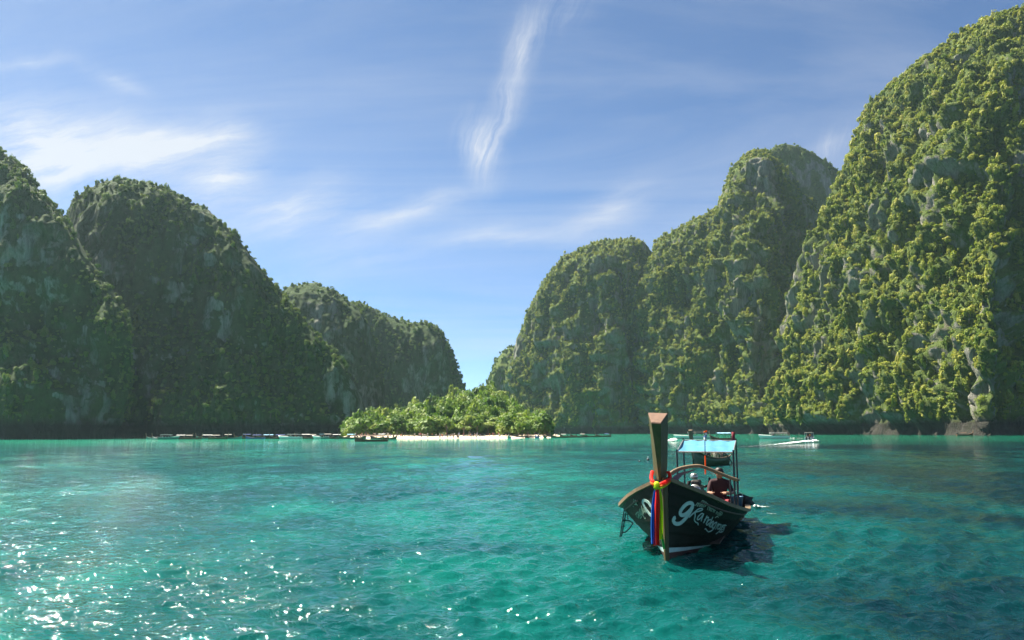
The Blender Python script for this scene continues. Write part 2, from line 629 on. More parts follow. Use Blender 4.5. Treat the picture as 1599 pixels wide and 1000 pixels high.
def massif(name, label, rows, prof, mat, nu=200, nv=120, back=90, amp=7.0, flute=3.0, seed=0.0, notch=2.6,
           cover='leaf', dens=.03, size=(1.6, 4.2), veg_bias=0.0, top_smooth=1.0, fine=1.0, bare=1.5):
    """one cliff: rows = (skyline px, skyline py, skyline distance, foot px, foot distance)"""
    R = resample([[*at(a, b, D), *on_sea(c, E)] for a, b, D, c, E in rows], nu)
    T, B = R[:, :3], R[:, 3:]
    pa, pb = np.array(prof).T
    v = np.linspace(0, 1, nv)
    arc = np.concatenate([[0], np.cumsum(np.hypot(np.diff(pa), np.diff(pb) * 1.6))])
    arc /= arc[-1]
    a, b = np.interp(v, arc, pa), np.interp(v, arc, pb)
    for _ in range(3):
        a[1:-1] = (a[:-2] + 2 * a[1:-1] + a[2:]) / 4
        b[1:-1] = (b[:-2] + 2 * b[1:-1] + b[2:]) / 4
    V = np.empty((nu, nv, 3))
    V[..., :2] = B[:, None, :2] + (T - B)[:, None, :2] * a[None, :, None]
    V[..., 2] = np.maximum(T[:, None, 2], .3) * b[None, :]
    # back side, down to the sea behind
    away = T[:, :2] / np.linalg.norm(T[:, :2], axis=1)[:, None]
    nb = nv // 4
    tb = np.linspace(0, 1, nb + 1)[1:]
    Bk = np.empty((nu, nb, 3))
    Bk[..., :2] = T[:, None, :2] + away[:, None, :] * (back * np.sin(tb * math.pi / 2) ** 1.0)[None, :, None]
    Bk[..., 2] = np.maximum(T[:, None, 2], .3) * (np.cos(tb * math.pi / 2) ** .6)[None, :]
    foot = V[:, :1].copy()
    foot[..., 2] = -3.0
    endb = Bk[:, -1:].copy()
    endb[..., 2] = -3.0
    V = np.concatenate([foot, V, Bk, endb], 1)
    du, dv = np.gradient(V, axis=0), np.gradient(V, axis=1)
    N = np.cross(du, dv)
    N /= np.linalg.norm(N, axis=2)[..., None] + 1e-9
    if (N[:, 1:nv] * (np.array([0, 0, EYE]) - V[:, 1:nv])).sum() < 0:
        N = -N
    z = V[..., 2]
    hmax = np.maximum(T[:, None, 2], 1)
    low = sstep(-1, 12, z)
    rim = 1 - .78 * sstep(.80, 1.0, z / hmax) * top_smooth
    uu_ = np.linspace(0, 1, nu)[:, None]
    ends = sstep(0, .06, uu_) * sstep(0, .06, 1 - uu_)
    n1 = fbm(V, (.016, .016, .006), 3, .5, seed)
    n2 = fbm(V, (.045, .045, .009), 4, .55, seed + 9)
    n2 = np.abs(n2) * -1.6 + .5
    n3 = fbm(V, (.035, .035, .07), 3, .5, seed + 31)
    n4 = fbm(V, (.24, .24, .06), 4, .6, seed + 57)
    disp = (amp * n1 + flute * n2 + flute * .7 * n3) * low * rim * (.3 + .7 * ends) + 1.1 * fine * n4 * (.4 + .6 * low) * (.4 + .6 * rim)
    disp += flute * .42 * fbm(V, (.11, .11, .0055), 2, .5, seed + 91) * low * (.3 + .7 * rim)      # steep ribs and grooves
    # overhung tidal notch at the foot
    disp -= 1.15 * notch * sstep(8.5, 3.5, z) * (.8 + .5 * n4)
    V = V + N * disp[..., None]
    V[..., 2] = np.where(z <= 0, np.minimum(V[..., 2], z), V[..., 2])
    du, dv = np.gradient(V, axis=0), np.gradient(V, axis=1)
    N2 = np.cross(du, dv)
    ar = np.linalg.norm(N2, axis=2)
    N2 = N2 / (ar[..., None] + 1e-9)
    if (N2[:, 1:nv] * (np.array([0, 0, EYE]) - V[:, 1:nv])).sum() < 0:
        N2 = -N2
        flip = True
    else:
        flip = False
    # where things grow: on slopes and ledges, thinning out on walls, never at the waterline
    pn = fbm(V, (.028, .028, .013), 4, .6, seed + 77)
    pn2 = fbm(V, (.11, .11, .05), 3, .6, seed + 5)
    veg = np.clip(.42 + 1.1 * (N2[..., 2] - .22) + .95 * pn + .5 * pn2 + veg_bias - bare * np.clip(N2[..., 0] - .05, 0, 1), 0, 1) * sstep(5, 12, V[..., 2])
    q = grid_quads(nu, V.shape[1])
    me = np_mesh(name, V.reshape(-1, 3), q if not flip else q[:, ::-1], mat)
    at_ = me.attributes.new('veg', 'FLOAT', 'POINT')
    at_.data.foreach_set('value', veg.reshape(-1).astype(np.float32))
    o = link(name, me)
    tag(o, label, 'cliff', kind='structure')
    # plants on the side that faces the bay and just over the top
    sl = (slice(1, nu - 1), slice(2, nv + 4))
    P, NN, A, W = V[sl].reshape(-1, 3), N2[sl].reshape(-1, 3), ar[sl].reshape(-1), veg[sl].reshape(-1)
    lamb = A * dens * sstep(.30, .78, W)
    cnt = rng.poisson(lamb)
    idx = np.repeat(np.arange(len(P)), cnt)
    P, NN, W = P[idx], NN[idx], W[idx]
    P = P + rng.normal(0, 1, P.shape) * np.sqrt(A[idx])[:, None] * .35
    px, py = project(P)
    ok = (px > -60) & (px < 1660) & (py > -60) & (P[:, 2] > 4)
    P, NN, W, px, py = P[ok], NN[ok], W[ok], px[ok], py[ok]
    sz = size[0] + (size[1] - size[0]) * rng.beta(1.1, 4.2, len(P)) * (.55 + .6 * W)
    P = P + NN * (sz * .25)[:, None]
    dist = np.linalg.norm(P, axis=1)
    vis = (NN * -P).sum(1) / dist
    PTS.append(dict(name=name, cover=cover, P=P, N=NN, S=sz, pix=sz * 2 * FPX / dist * (vis > .12), px=px, py=py, dist=dist))
    return o


massif('cliff', 'tall sunlit cliff thick with shrubs rising highest behind the longtail boat', [
    (1196, 671, 645, 1196, 640), (1206, 640, 641, 1202, 628), (1218, 598, 637, 1210, 615), (1232, 540, 632, 1222, 600), (1250, 450, 627, 1238, 584),
    (1268, 370, 622, 1256, 566), (1298, 300, 616, 1282, 545), (1322, 262, 610, 1306, 530), (1340, 212, 605, 1326, 516), (1358, 168, 600, 1350, 500),
    (1388, 136, 592, 1380, 480), (1430, 106, 582, 1424, 452), (1480, 76, 570, 1470, 420), (1530, 44, 558, 1512, 390), (1590, 16, 548, 1540, 378),
    (1680, -5, 548, 1600, 395), (1780, 5, 555, 1690, 420), (1900, 60, 565, 1800, 440), (2050, 260, 575, 1950, 460)],
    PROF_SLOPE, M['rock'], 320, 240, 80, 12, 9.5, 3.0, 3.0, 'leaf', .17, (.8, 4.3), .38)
massif('cliff.001', 'sunlit green ridge with a sheer shaded right wall and peaked shoulder', [
    (986, 671, 908, 986, 896), (988, 640, 906, 988, 886), (994, 560, 902, 994, 872), (1004, 470, 896, 1002, 858), (1014, 405, 888, 1012, 844),
    (1030, 376, 878, 1030, 826), (1062, 357, 864, 1058, 800), (1098, 340, 850, 1090, 772), (1124, 322, 836, 1112, 750), (1131, 292, 830, 1126, 736),
    (1148, 262, 822, 1142, 720), (1164, 243, 814, 1156, 704), (1186, 231, 806, 1172, 690), (1206, 238, 800, 1186, 684), (1228, 262, 800, 1200, 690),
    (1256, 300, 804, 1218, 720), (1276, 330, 810, 1240, 750), (1300, 380, 815, 1275, 780), (1330, 470, 820, 1320, 800), (1400, 640, 825, 1390, 810)],
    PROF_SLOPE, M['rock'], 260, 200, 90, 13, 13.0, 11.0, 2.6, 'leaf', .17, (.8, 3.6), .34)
massif('cliff.002', 'dark green far summit behind the peaked ridge', [
    (1150, 420, 990, 1150, 950), (1185, 262, 990, 1180, 940), (1204, 232, 990, 1200, 935), (1222, 223, 990, 1220, 932), (1248, 230, 990, 1246, 932), (1288, 250, 990, 1280, 935),
    (1318, 272, 990, 1310, 940), (1332, 300, 990, 1330, 945), (1352, 360, 990, 1350, 950), (1400, 520, 990, 1400, 960)],
    PROF_SLOPE, M['rock'], 120, 100, 60, 6, 3, 21.0, 2, 'leaf_deep', .05, (1.5, 3.8), .30)
massif('cliff.003', 'grey green rounded cliff block standing right of the beach', [
    (793, 668, 1002, 793, 982), (797, 610, 1001, 796, 972), (803, 560, 998, 801, 960), (818, 510, 994, 812, 946), (838, 462, 988, 826, 932), (858, 428, 980, 842, 918),
    (884, 401, 970, 866, 902), (918, 385, 956, 900, 882), (950, 377, 944, 935, 864), (985, 376, 934, 970, 850), (1004, 380, 930, 990, 856), (1022, 402, 932, 1010, 878), (1045, 440, 940, 1035, 910), (1070, 640, 950, 1060, 930)],
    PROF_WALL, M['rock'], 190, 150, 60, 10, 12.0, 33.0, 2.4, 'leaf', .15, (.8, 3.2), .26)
massif('cliff.004', 'small hazy far hill closing the gap above the beach jungle', [
    (742, 690, 1095, 742, 1075), (758, 612, 1095, 757, 1068), (765, 592, 1095, 764, 1063), (775, 566, 1095, 772, 1059), (786, 548, 1095, 784, 1057), (796, 541, 1095, 795, 1056), (812, 545, 1095, 812, 1057), (832, 565, 1095, 832, 1060)],
    PROF_STEEP, M['rock'], 80, 70, 50, 5, 3, 45.0, 2, 'leaf_deep', .04, (1.8, 4.0), .30)
massif('cliff.005', 'near shaded cliff with a lit ridge at the left edge', [
    (-330, 140, 450, -330, 380), (-200, 150, 445, -200, 372), (-90, 190, 438, -100, 364), (-10, 229, 430, -20, 358), (22, 252, 426, 6, 357), (50, 282, 422, 30, 357), (75, 316, 418, 52, 358), (100, 346, 414, 74, 359),
    (120, 376, 410, 94, 361), (142, 408, 405, 112, 364), (166, 442, 400, 130, 367), (186, 472, 394, 146, 371), (199, 505, 388, 158, 376), (206, 545, 385, 168, 381), (205, 590, 390, 176, 386), (198, 635, 396, 182, 392), (186, 672, 402, 186, 398)],
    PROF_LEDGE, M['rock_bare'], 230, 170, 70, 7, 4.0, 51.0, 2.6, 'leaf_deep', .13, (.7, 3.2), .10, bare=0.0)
massif('cliff.006', 'broad domed cliff in shade with a pale rock band, left of the beach', [
    (70, 640, 495, 70, 470), (92, 450, 495, 84, 456), (104, 345, 495, 98, 448), (113, 312, 493, 108, 442), (136, 294, 490, 130, 434), (162, 285, 487, 158, 428), (200, 281, 485, 196, 424), (232, 284, 483, 230, 421),
    (270, 296, 481, 268, 419), (310, 317, 479, 306, 418), (345, 340, 477, 340, 418), (370, 366, 475, 366, 419), (395, 401, 473, 390, 420), (421, 433, 471, 414, 421), (450, 466, 467, 440, 423), (484, 506, 461, 468, 426),
    (518, 546, 453, 502, 430), (544, 582, 443, 527, 434), (562, 622, 444, 548, 440), (575, 655, 452, 568, 448), (583, 676, 457, 583, 453)],
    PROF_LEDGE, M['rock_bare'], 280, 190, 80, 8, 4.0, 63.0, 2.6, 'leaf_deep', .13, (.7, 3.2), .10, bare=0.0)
massif('cliff.007', 'shaded middle hill behind the big dome, lit along its top', [
    (420, 640, 665, 420, 640), (436, 462, 665, 430, 632), (452, 447, 663, 448, 626), (490, 443, 661, 486, 620), (512, 449, 659, 508, 618), (536, 463, 657, 532, 617), (560, 479, 655, 556, 617), (576, 502, 653, 570, 620),
    (588, 545, 651, 580, 626), (597, 585, 647, 590, 634), (602, 640, 650, 600, 646), (606, 676, 660, 606, 656)],
    PROF_WALL, M['rock_bare'], 140, 120, 70, 6, 3.2, 71.0, 2, 'leaf_deep', .05, (1.1, 3.0), .12, bare=0.0)
massif('cliff.008', 'far blue-green headland dropping steeply to the gap in the cliffs', [
    (500, 560, 815, 500, 800), (530, 480, 815, 526, 786), (560, 473, 814, 558, 778), (578, 481, 813, 576, 775), (610, 497, 811, 608, 773), (640, 505, 809, 638, 772), (664, 503, 808, 662, 772), (686, 513, 807, 682, 774), (700, 541, 805, 696, 778),
    (714, 576, 803, 710, 784), (724, 606, 801, 722, 790), (731, 640, 800, 730, 796), (737, 676, 806, 737, 802)],
    PROF_WALL, M['rock_bare'], 150, 110, 60, 6, 3.0, 83.0, 2, 'leaf_deep', .05, (1.3, 3.2), .10, bare=0.0)

# ------------------------------------------------------------------ beach and the wooded rise behind it
def shore(px):
    return float(np.interp(px, [360, 470, 545, 640, 700, 800, 870, 930, 1000], [414, 392, 352, 334, 331, 338, 356, 400, 470]))


def beach_height(px, dist):
    k = dist - shore(px)
    full = .7 + .7 * float(sstep(-14, 0, k)) - .7 + 1.25 * float(sstep(-2, 17, k)) + .35 * float(sstep(14, 40, k))
    return -.7 + full * float(sstep(512, 556, px) * sstep(892, 862, px))


rows = []
for px in np.linspace(508, 896, 112):
    rows.append([on_sea(px, shore(px) + d + 1.2 * math.sin(px * .11), beach_height(px, shore(px) + d) + .06 * math.sin(px * .7 + d * .4)) for d in (-14, -8, -4, -2, 0, 2, 4, 7, 10, 14, 18, 24, 32, 45)])
bm_ = MB()
bm_.grid(rows)
tag(bm_.build('beach', M['sand'], smooth=True), 'pale sand beach under the wooded rise across the bay', 'beach', kind='structure')

rows = []
crest_px = [(542, 677), (552, 668), (566, 657), (582, 657), (600, 665), (625, 655), (652, 645), (690, 636), (720, 626), (745, 620), (768, 620), (786, 627), (802, 644), (818, 663), (836, 674), (850, 677)]
cx_, cy_ = zip(*crest_px)
for px in np.linspace(542, 850, 120):
    d0 = shore(px) + 14
    d1 = 640
    zt = max(at(px, float(np.interp(px, cx_, cy_)), d1).z, 2.2)
    row = []
    for t_ in np.linspace(0, 1, 50):
        D = d0 + (d1 - d0) * t_
        z = 1.2 + (zt - 1.2) * (t_ ** 1.25) + 1.2 * math.sin(px * .13 + t_ * 9) * t_ * (1 - t_) * 4
        row.append(on_sea(px, D, z))
    row += [on_sea(px, d1 + 20, zt * .8), on_sea(px, d1 + 50, -2)]
    rows.append(row)
bm_ = MB()
bm_.grid(rows)
M['soil'] = plain('forest_floor', (.055, .060, .022), .95, .4, .3, bump=.4)
tag(bm_.build('hill', M['soil'], smooth=True), 'low wooded rise between the beach and the cliffs', 'hill', kind='structure')
jp, js = [], []
tr_ = np.random.default_rng(11)
R_ = np.array(rows)[:, :50]
for _ in range(2600):
    i, j = tr_.integers(0, R_.shape[0]), int(49 * tr_.random() ** .85)
    jp.append(R_[i, j] + tr_.normal(0, 1, 3) * (1.2, 2.5, 0))
    js.append(tr_.uniform(1.8, 4.2) if tr_.random() < .6 else tr_.uniform(3.4, 5.6))
jp, js = np.array(jp), np.array(js)
jp[:, 2] += js * tr_.uniform(.45, 1.1, len(js))
pxj, pyj = project(jp)
PTS.append(dict(name='hill', cover='leaf_fresh', P=jp, N=np.tile([0, -.5, .8], (len(jp), 1)), S=js, pix=js * 2 * FPX / np.linalg.norm(jp, axis=1), px=pxj, py=pyj, dist=np.linalg.norm(jp, axis=1)))

# ------------------------------------------------------------------ crowns: many leaf sprays through a lumpy volume
def crown_mesh(name, mat, seed, n=190, lobes=6, leaf=.20, flat=.8):
    r = np.random.default_rng(seed)
    lc = r.normal(size=(lobes, 3))
    lc /= np.linalg.norm(lc, axis=1)[:, None]
    lc *= r.uniform(.3, .68, (lobes, 1))
    lc[:, 2] = lc[:, 2] * flat * .8 + .12
    lr = r.uniform(.34, .58, lobes)
    k = r.integers(0, lobes, n)
    d = r.normal(size=(n, 3))
    d[:, 2] += .25
    d /= np.linalg.norm(d, axis=1)[:, None]
    c = lc[k] + d * (lr[k] * r.uniform(.45, 1.06, n) ** .5)[:, None] * (1, 1, flat)
    nrm = d * .9 + r.normal(0, .30, (n, 3)) + (0, 0, .45)
    nrm /= np.linalg.norm(nrm, axis=1)[:, None]
    ax = np.cross(nrm, r.normal(size=(n, 3)))
    ax /= np.linalg.norm(ax, axis=1)[:, None]
    ay = np.cross(nrm, ax)
    s = leaf * r.uniform(.6, 1.35, (n, 1))
    bend = nrm * s * .35
    V = np.stack([c - ax * s * 1.1, c - ay * s * .75 - bend * .4, c + ax * s * 1.1 - bend, c + ay * s * .75 - bend * .4], 1).reshape(-1, 3)
    return np_mesh(name, V, np.arange(4 * n).reshape(-1, 4), mat, False)


def trunk_mesh(seed):
    r = random.Random(seed)
    b = MB()
    lean = (r.uniform(-.15, .15), r.uniform(-.15, .15))
    p = [(0, 0, -1.2), (lean[0] * .3, lean[1] * .3, -.75), (lean[0], lean[1], -.3), (lean[0] * 1.2, lean[1] * 1.2, .15)]
    b.tube(p, [.10, .075, .055, .03], 6)
    for k in range(4):
        a = k * 1.57 + r.random()
        b.tube([p[2], (p[2][0] + .28 * math.cos(a), p[2][1] + .28 * math.sin(a), .0), (p[2][0] + .5 * math.cos(a), p[2][1] + .5 * math.sin(a), .28)], [.035, .024, .010], 5)
    return b.mesh('trunk', M['bark'])


NVAR = 11
KINDS_ = [(300, 5, .165, .75), (340, 8, .13, .70), (240, 4, .20, .95), (260, 6, .15, .45), (320, 9, .12, .85), (200, 3, .22, .60), (360, 7, .11, 1.10), (150, 5, .17, .40), (280, 10, .15, .65), (230, 6, .19, 1.25), (330, 7, .14, .55)]
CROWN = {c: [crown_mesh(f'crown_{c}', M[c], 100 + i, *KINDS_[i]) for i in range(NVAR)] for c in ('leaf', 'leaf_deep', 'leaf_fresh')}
TRUNK = [trunk_mesh(i) for i in range(4)]

# the 300 largest in the picture stand as trees of their own, the rest are cover
QUOTA = {'cliff': 95, 'hill': 115, 'cliff.001': 34, 'cliff.005': 24, 'cliff.006': 16, 'cliff.003': 10}
TREE_LABEL = {
    'cliff': ('bushy sunlit tree clinging to the tallest cliff', 'trees on the tallest sunlit cliff'),
    'hill': ('leafy light green tree in the wood behind the beach', 'trees of the wood behind the beach'),
    'cliff.001': ('bushy tree rooted in the sunlit peaked ridge', 'trees on the sunlit peaked ridge'),
    'cliff.005': ('dark bushy tree on the shaded cliff at the left edge', 'trees on the near shaded cliff'),
    'cliff.006': ('dark bushy tree on the broad shaded dome', 'trees on the broad shaded dome'),
    'cliff.003': ('small tree on the grey green cliff block beside the beach', 'trees on the grey green cliff block')}
ntree = 0
for g in PTS:
    n = QUOTA.get(g['name'], 0)
    inframe = (g['px'] > 2) & (g['px'] < 1597) & (g['py'] > 2) & (g['py'] < 684)
    score = np.where(inframe, g['pix'], 0)
    if g['name'] == 'hill':
        score = score * (1 + .8 * (g['dist'] < 385))
    order = np.argsort(-score)[:n]
    keep = np.ones(len(g['P']), bool)
    keep[order] = False
    g['keep'] = keep
    for k in order:
        i = ntree % NVAR
        band = int(np.searchsorted(np.quantile(g['py'][order], (.34, .67)), g['py'][k]))
        side_w = int(np.searchsorted(np.quantile(g['px'][order], (.34, .67)), g['px'][k]))
        where = ('high', 'midway', 'low')[band] + ' on the ' + ('left', 'middle', 'right')[side_w]
        t = thing('tree', TREE_LABEL[g['name']][0] + ', ' + where, 'tree', g['P'][k], 0, TREE_LABEL[g['name']][1])
        s = g['S'][k]
        t.location = g['P'][k]
        t.rotation_euler = (0, 0, rng.uniform(0, 6.28))
        t.scale = (s, s, s * rng.uniform(.85, 1.15))
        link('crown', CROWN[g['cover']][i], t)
        link('trunk', TRUNK[ntree % 4], t)
        ntree += 1

# the rest: one mass of cover per cliff, instanced on points
VARCOL = {}
for c in CROWN:
    vc = bpy.data.collections.new('cover_' + c)
    for k, me in enumerate(CROWN[c]):
        vc.objects.link(bpy.data.objects.new(f'shrub_{c}_{k}', me))
    VARCOL[c] = vc


def cover_group(c):
    ng = bpy.data.node_groups.new('cover_' + c, 'GeometryNodeTree')
    ng.interface.new_socket('Geometry', in_out='INPUT', socket_type='NodeSocketGeometry')
    ng.interface.new_socket('Geometry', in_out='OUTPUT', socket_type='NodeSocketGeometry')
    gi, go = ng.nodes.new('NodeGroupInput'), ng.nodes.new('NodeGroupOutput')
    ip = ng.nodes.new('GeometryNodeInstanceOnPoints')
    ci = ng.nodes.new('GeometryNodeCollectionInfo')
    ci.inputs['Collection'].default_value = VARCOL[c]
    ci.inputs['Separate Children'].default_value = True
    ci.inputs['Reset Children'].default_value = True

    def attr(name, dt):
        a = ng.nodes.new('GeometryNodeInputNamedAttribute')
        a.data_type = dt
        a.inputs['Name'].default_value = name
        return a.outputs['Attribute']
    ng.links.new(gi.outputs[0], ip.inputs['Points'])
    ng.links.new(ci.outputs[0], ip.inputs['Instance'])
    ip.inputs['Pick Instance'].default_value = True
    ng.links.new(attr('pick', 'INT'), ip.inputs['Instance Index'])
    ng.links.new(attr('turn', 'FLOAT_VECTOR'), ip.inputs['Rotation'])
    ng.links.new(attr('size', 'FLOAT_VECTOR'), ip.inputs['Scale'])
    ng.links.new(ip.outputs[0], go.inputs[0])
    return ng


CG = {c: cover_group(c) for c in CROWN}
ncover = 0
for g in PTS:
    P, Sz = g['P'][g['keep']], g['S'][g['keep']]
    n = len(P)
    ncover += n
    me = bpy.data.meshes.new('foliage')
    me.vertices.add(n)
    me.vertices.foreach_set('co', P.astype(np.float32).ravel())
    a = me.attributes.new('pick', 'INT', 'POINT')
    a.data.foreach_set('value', rng.integers(0, NVAR, n).astype(np.int32))
    a = me.attributes.new('turn', 'FLOAT_VECTOR', 'POINT')
    rot = np.stack([rng.uniform(-.35, .35, n), rng.uniform(-.35, .35, n), rng.uniform(0, 6.28, n)], 1)
    a.data.foreach_set('vector', rot.astype(np.float32).ravel())
    a = me.attributes.new('size', 'FLOAT_VECTOR', 'POINT')
    a.data.foreach_set('vector', (Sz[:, None] * np.stack([np.ones(n), rng.uniform(.75, 1.1, n), np.where(rng.random(n) < .42, rng.uniform(1.4, 2.7, n), rng.uniform(.7, 1.2, n))], 1)).astype(np.float32).ravel())
    o = link('foliage', me)
    tag(o, 'dense green shrubs and creepers covering the ' + {'cliff': 'tallest sunlit cliff', 'cliff.001': 'sunlit peaked ridge', 'cliff.002': 'dark far summit', 'cliff.003': 'grey green cliff block', 'cliff.004': 'small hazy hill in the gap',
        'cliff.005': 'near shaded cliff at the left edge', 'cliff.006': 'broad shaded dome', 'cliff.007': 'shaded middle hill', 'cliff.008': 'far blue-green headland', 'hill': 'low rise behind the beach'}[g['name']], 'foliage', kind='stuff')
    md = o.modifiers.new('cover', 'NODES')
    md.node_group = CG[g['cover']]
print('TREES', ntree, 'COVER', ncover)
#--HAZE
hm, ht, hout = new_mat('haze')
pv_ = ht.node('ShaderNodeVolumePrincipled', i_Color=(.66, .88, 1.0, 1), i_Density=.00005, i_Anisotropy=.45)
ht.l.new(pv_.outputs[0], hout.inputs['Volume'])
hz = MB()
hz.box((0, 0, 190), (3100, 3100, 390))
tag(hz.build('haze', hm), 'thin sea haze in the bay', 'haze', kind='stuff')
# ------------------------------------------------------------------ materials of the boats and people
M['hull_green'] = plain('hull_green', (.011, .014, .008), .6, .35, 3.0, bump=.12, spec=.2, streak=(.5, 1, 2.5), dirt=(.024, .017, .011))
M['hull_red'] = plain('hull_red', (.070, .020, .015), .6, .35, 4.0, bump=.2, dirt=(.03, .02, .014))
M['stripe'] = plain('stripe_white', (.42, .55, .52), .5, .15, 5.0, bump=.08)
M['teak'] = plain('teak', (.20, .135, .075), .6, .35, 4.0, bump=.35, streak=(.4, 2, 2), dirt=(.09, .065, .04))
M['prow_wood'] = plain('prow_wood', (.085, .066, .022), .5, .40, 3.5, bump=.35, streak=(2.5, 2.5, .35), dirt=(.05, .04, .018))
M['end_grain'] = plain('end_grain', (.15, .085, .055), .8, .3, 14.0, bump=.4)
M['deck'] = plain('deck_wood', (.10, .07, .05), .7, .35, 3.0, bump=.3, streak=(.3, 3, 1))
M['lettering'] = plain('lettering', (.38, .52, .45), .55, .15, 9.0, bump=.05)
M['lettering_thin'] = plain('lettering_faded', (.26, .34, .24), .6, .3, 9.0, bump=.05)
M['tarp'] = plain('blue_tarp', (.055, .20, .31), .65, .2, 2.2, bump=.6, dirt=(.11, .27, .36), spec=.25)
M['tarp_dark'] = plain('navy_tarp', (.020, .045, .17), .55, .3, 3.0, bump=.4)
M['steel'] = plain('dark_steel', (.045, .050, .055), .45, .3, 6.0, metal=.6, bump=.1)
M['bright_steel'] = plain('worn_steel', (.45, .45, .43), .35, .3, 8.0, metal=.8, bump=.15)
M['black'] = plain('engine_black', (.016, .014, .014), .45, .4, 7.0, bump=.2)
M['rubber'] = plain('rubber', (.02, .02, .022), .75, .3, 6.0)
M['white_paint'] = plain('gelcoat', (.74, .74, .72), .3, .06, 2.0, bump=.03, spec=.5)
M['grey_paint'] = plain('grey_paint', (.32, .33, .33), .5, .15, 2.0)
M['roof_white'] = plain('roof_white', (.46, .46, .44), .6, .12, 2.0)
M['glass'] = plain('dark_glass', (.02, .025, .03), .12, .2, 2.0, bump=0, spec=.7)
M['canvas'] = plain('canvas_cream', (.30, .28, .24), .8, .1, 2.0, bump=.3)
M['canvas_blue'] = plain('canvas_blue', (.30, .55, .72), .8, .12, 2.0, bump=.3)
M['canvas_navy'] = plain('canvas_navy', (.03, .06, .18), .8, .2, 2.0, bump=.3)
M['hull_brown'] = plain('hull_brown', (.12, .065, .035), .55, .35, 2.0, dirt=(.05, .03, .02))
M['hull_teal'] = plain('hull_teal', (.05, .25, .20), .5, .2, 2.0)
M['hull_blue'] = plain('hull_blue', (.04, .10, .30), .5, .2, 2.0)
M['hull_moss'] = plain('hull_moss', (.03, .085, .03), .5, .25, 2.0)
M['hull_maroon'] = plain('hull_maroon', (.085, .022, .02), .5, .3, 2.0)


def cloth(name, col):
    """thin dyed cloth: some light comes through"""
    m = plain(name, col, .6, .12, 12.0, bump=.3, spec=.2)
    t = NT(m.node_tree)
    out = next(n for n in t.n if n.type == 'OUTPUT_MATERIAL')
    p = next(n for n in t.n if n.type == 'BSDF_PRINCIPLED')
    tr = t.node('ShaderNodeBsdfTranslucent', i_Color=(*[min(.95, c * 1.1 + .01) for c in col], 1))
    mx = t.node('ShaderNodeMixShader', i_0=.45)
    t.l.new(p.outputs[0], mx.inputs[1])
    t.l.new(tr.outputs[0], mx.inputs[2])
    t.l.new(mx.outputs[0], out.inputs[0])
    return m


for nm, c in dict(ribbon_blue=(.02, .14, .52), ribbon_red=(.80, .035, .025), ribbon_yellow=(.62, .80, .03), ribbon_orange=(.85, .17, .02), ribbon_green=(.05, .42, .12)).items():
    M[nm] = cloth(nm, c)
M['skin'] = plain('skin', (.30, .155, .095), .55, .1, 9.0, bump=.05)
M['skin_pale'] = plain('skin_pale', (.50, .29, .20), .55, .1, 9.0, bump=.05)
M['hair'] = plain('hair', (.012, .010, .009), .5, .3, 30.0, bump=.4)
M['shirt_dark'] = plain('shirt_dark', (.035, .012, .014), .85, .3, 9.0, bump=.35)
M['shorts_red'] = plain('shorts_red', (.17, .014, .022), .85, .25, 9.0, bump=.35)
M['bucket'] = plain('bucket_blue', (.03, .11, .19), .45, .15, 6.0)
M['foam'] = plain('foam', (.80, .83, .82), .9, .06, 2.5, bump=.6)
M['buoy'] = plain('buoy', (.02, .022, .02), .5, .3, 5.0)

# ------------------------------------------------------------------ the longtail boat in the foreground
# local frame: x runs aft from the stem, y towards the picture's left, z up from the waterline
PSI = math.radians(20)
BOW = sea_at(1041, 880)
boat = thing('longtail_boat', 'dark green longtail boat with tall wooden prow and white lettering 9 Kandagroups', 'longtail boat', BOW, math.pi / 2 - PSI)
BM = Matrix.Translation(BOW) @ Matrix.Rotation(math.pi / 2 - PSI, 4, 'Z')
BMI = BM.inverted()


def blocal(px, py, aft):
    """boat-frame point on the sight line of a pixel, AFT metres behind the stem"""
    o = BMI @ Vector((0, 0, EYE))
    d = BMI.to_3x3() @ cam_ray(px, py)
    return o + d * ((aft - o.x) / d.x)


ST = np.array([0, .18, .45, .8, 1.3, 1.9, 2.6, 3.4, 4.5, 5.8, 7.0, 8.2, 9.2])
BG = np.array([.085, .30, .62, .88, 1.12, 1.32, 1.42, 1.41, 1.36, 1.28, 1.18, 1.02, .86])     # half beam at the gunwale
ZG = np.array([1.66, 1.55, 1.40, 1.25, 1.08, .95, .85, .78, .70, .64, .60, .60, .62])
BW = np.array([.03, .06, .11, .17, .27, .40, .56, .68, .79, .84, .82, .74, .62])              # half beam at the water
BT = np.array([.02, .03, .05, .07, .11, .16, .24, .34, .42, .46, .46, .42, .36])
ZK = -.35


def hull_sec(s, t, side, off=0.0):
    """point on the skin: s metres aft, t = 0 keel, .3 waterline, 1 gunwale"""
    bg, zg, bw, bt = (float(np.interp(s, ST, q)) for q in (BG, ZG, BW, BT))
    if t < .3:
        k = t / .3
        y, z = bt + (bw - bt) * k ** .8, ZK * (1 - k)
    else:
        k = (t - .3) / .7
        bul = .13 * (bg - bw) * math.sin(math.pi * k)
        y, z = bw + (bg - bw) * (k ** 1.12) + bul * .7, zg * k
    if off is None:                                  # lapped planking: each strake stands a little proud of the one above
        off = .012 * (1 - ((t * 9) % 1.0)) if .3 < t < .995 else 0
    return Vector((s, side * (y + off), z))


SS = np.concatenate([np.linspace(0, 1.2, 14), np.linspace(1.35, 9.2, 40)])


def stripe_t(s, up):
    z = .255 - .088 * s + (.048 if up else -.048) * max(.25, 1 - s * .26)
    zg = float(np.interp(s, ST, ZG))
    return .3 + .7 * z / zg if z > 0 else max(.02, .3 + .3 * z / -ZK)


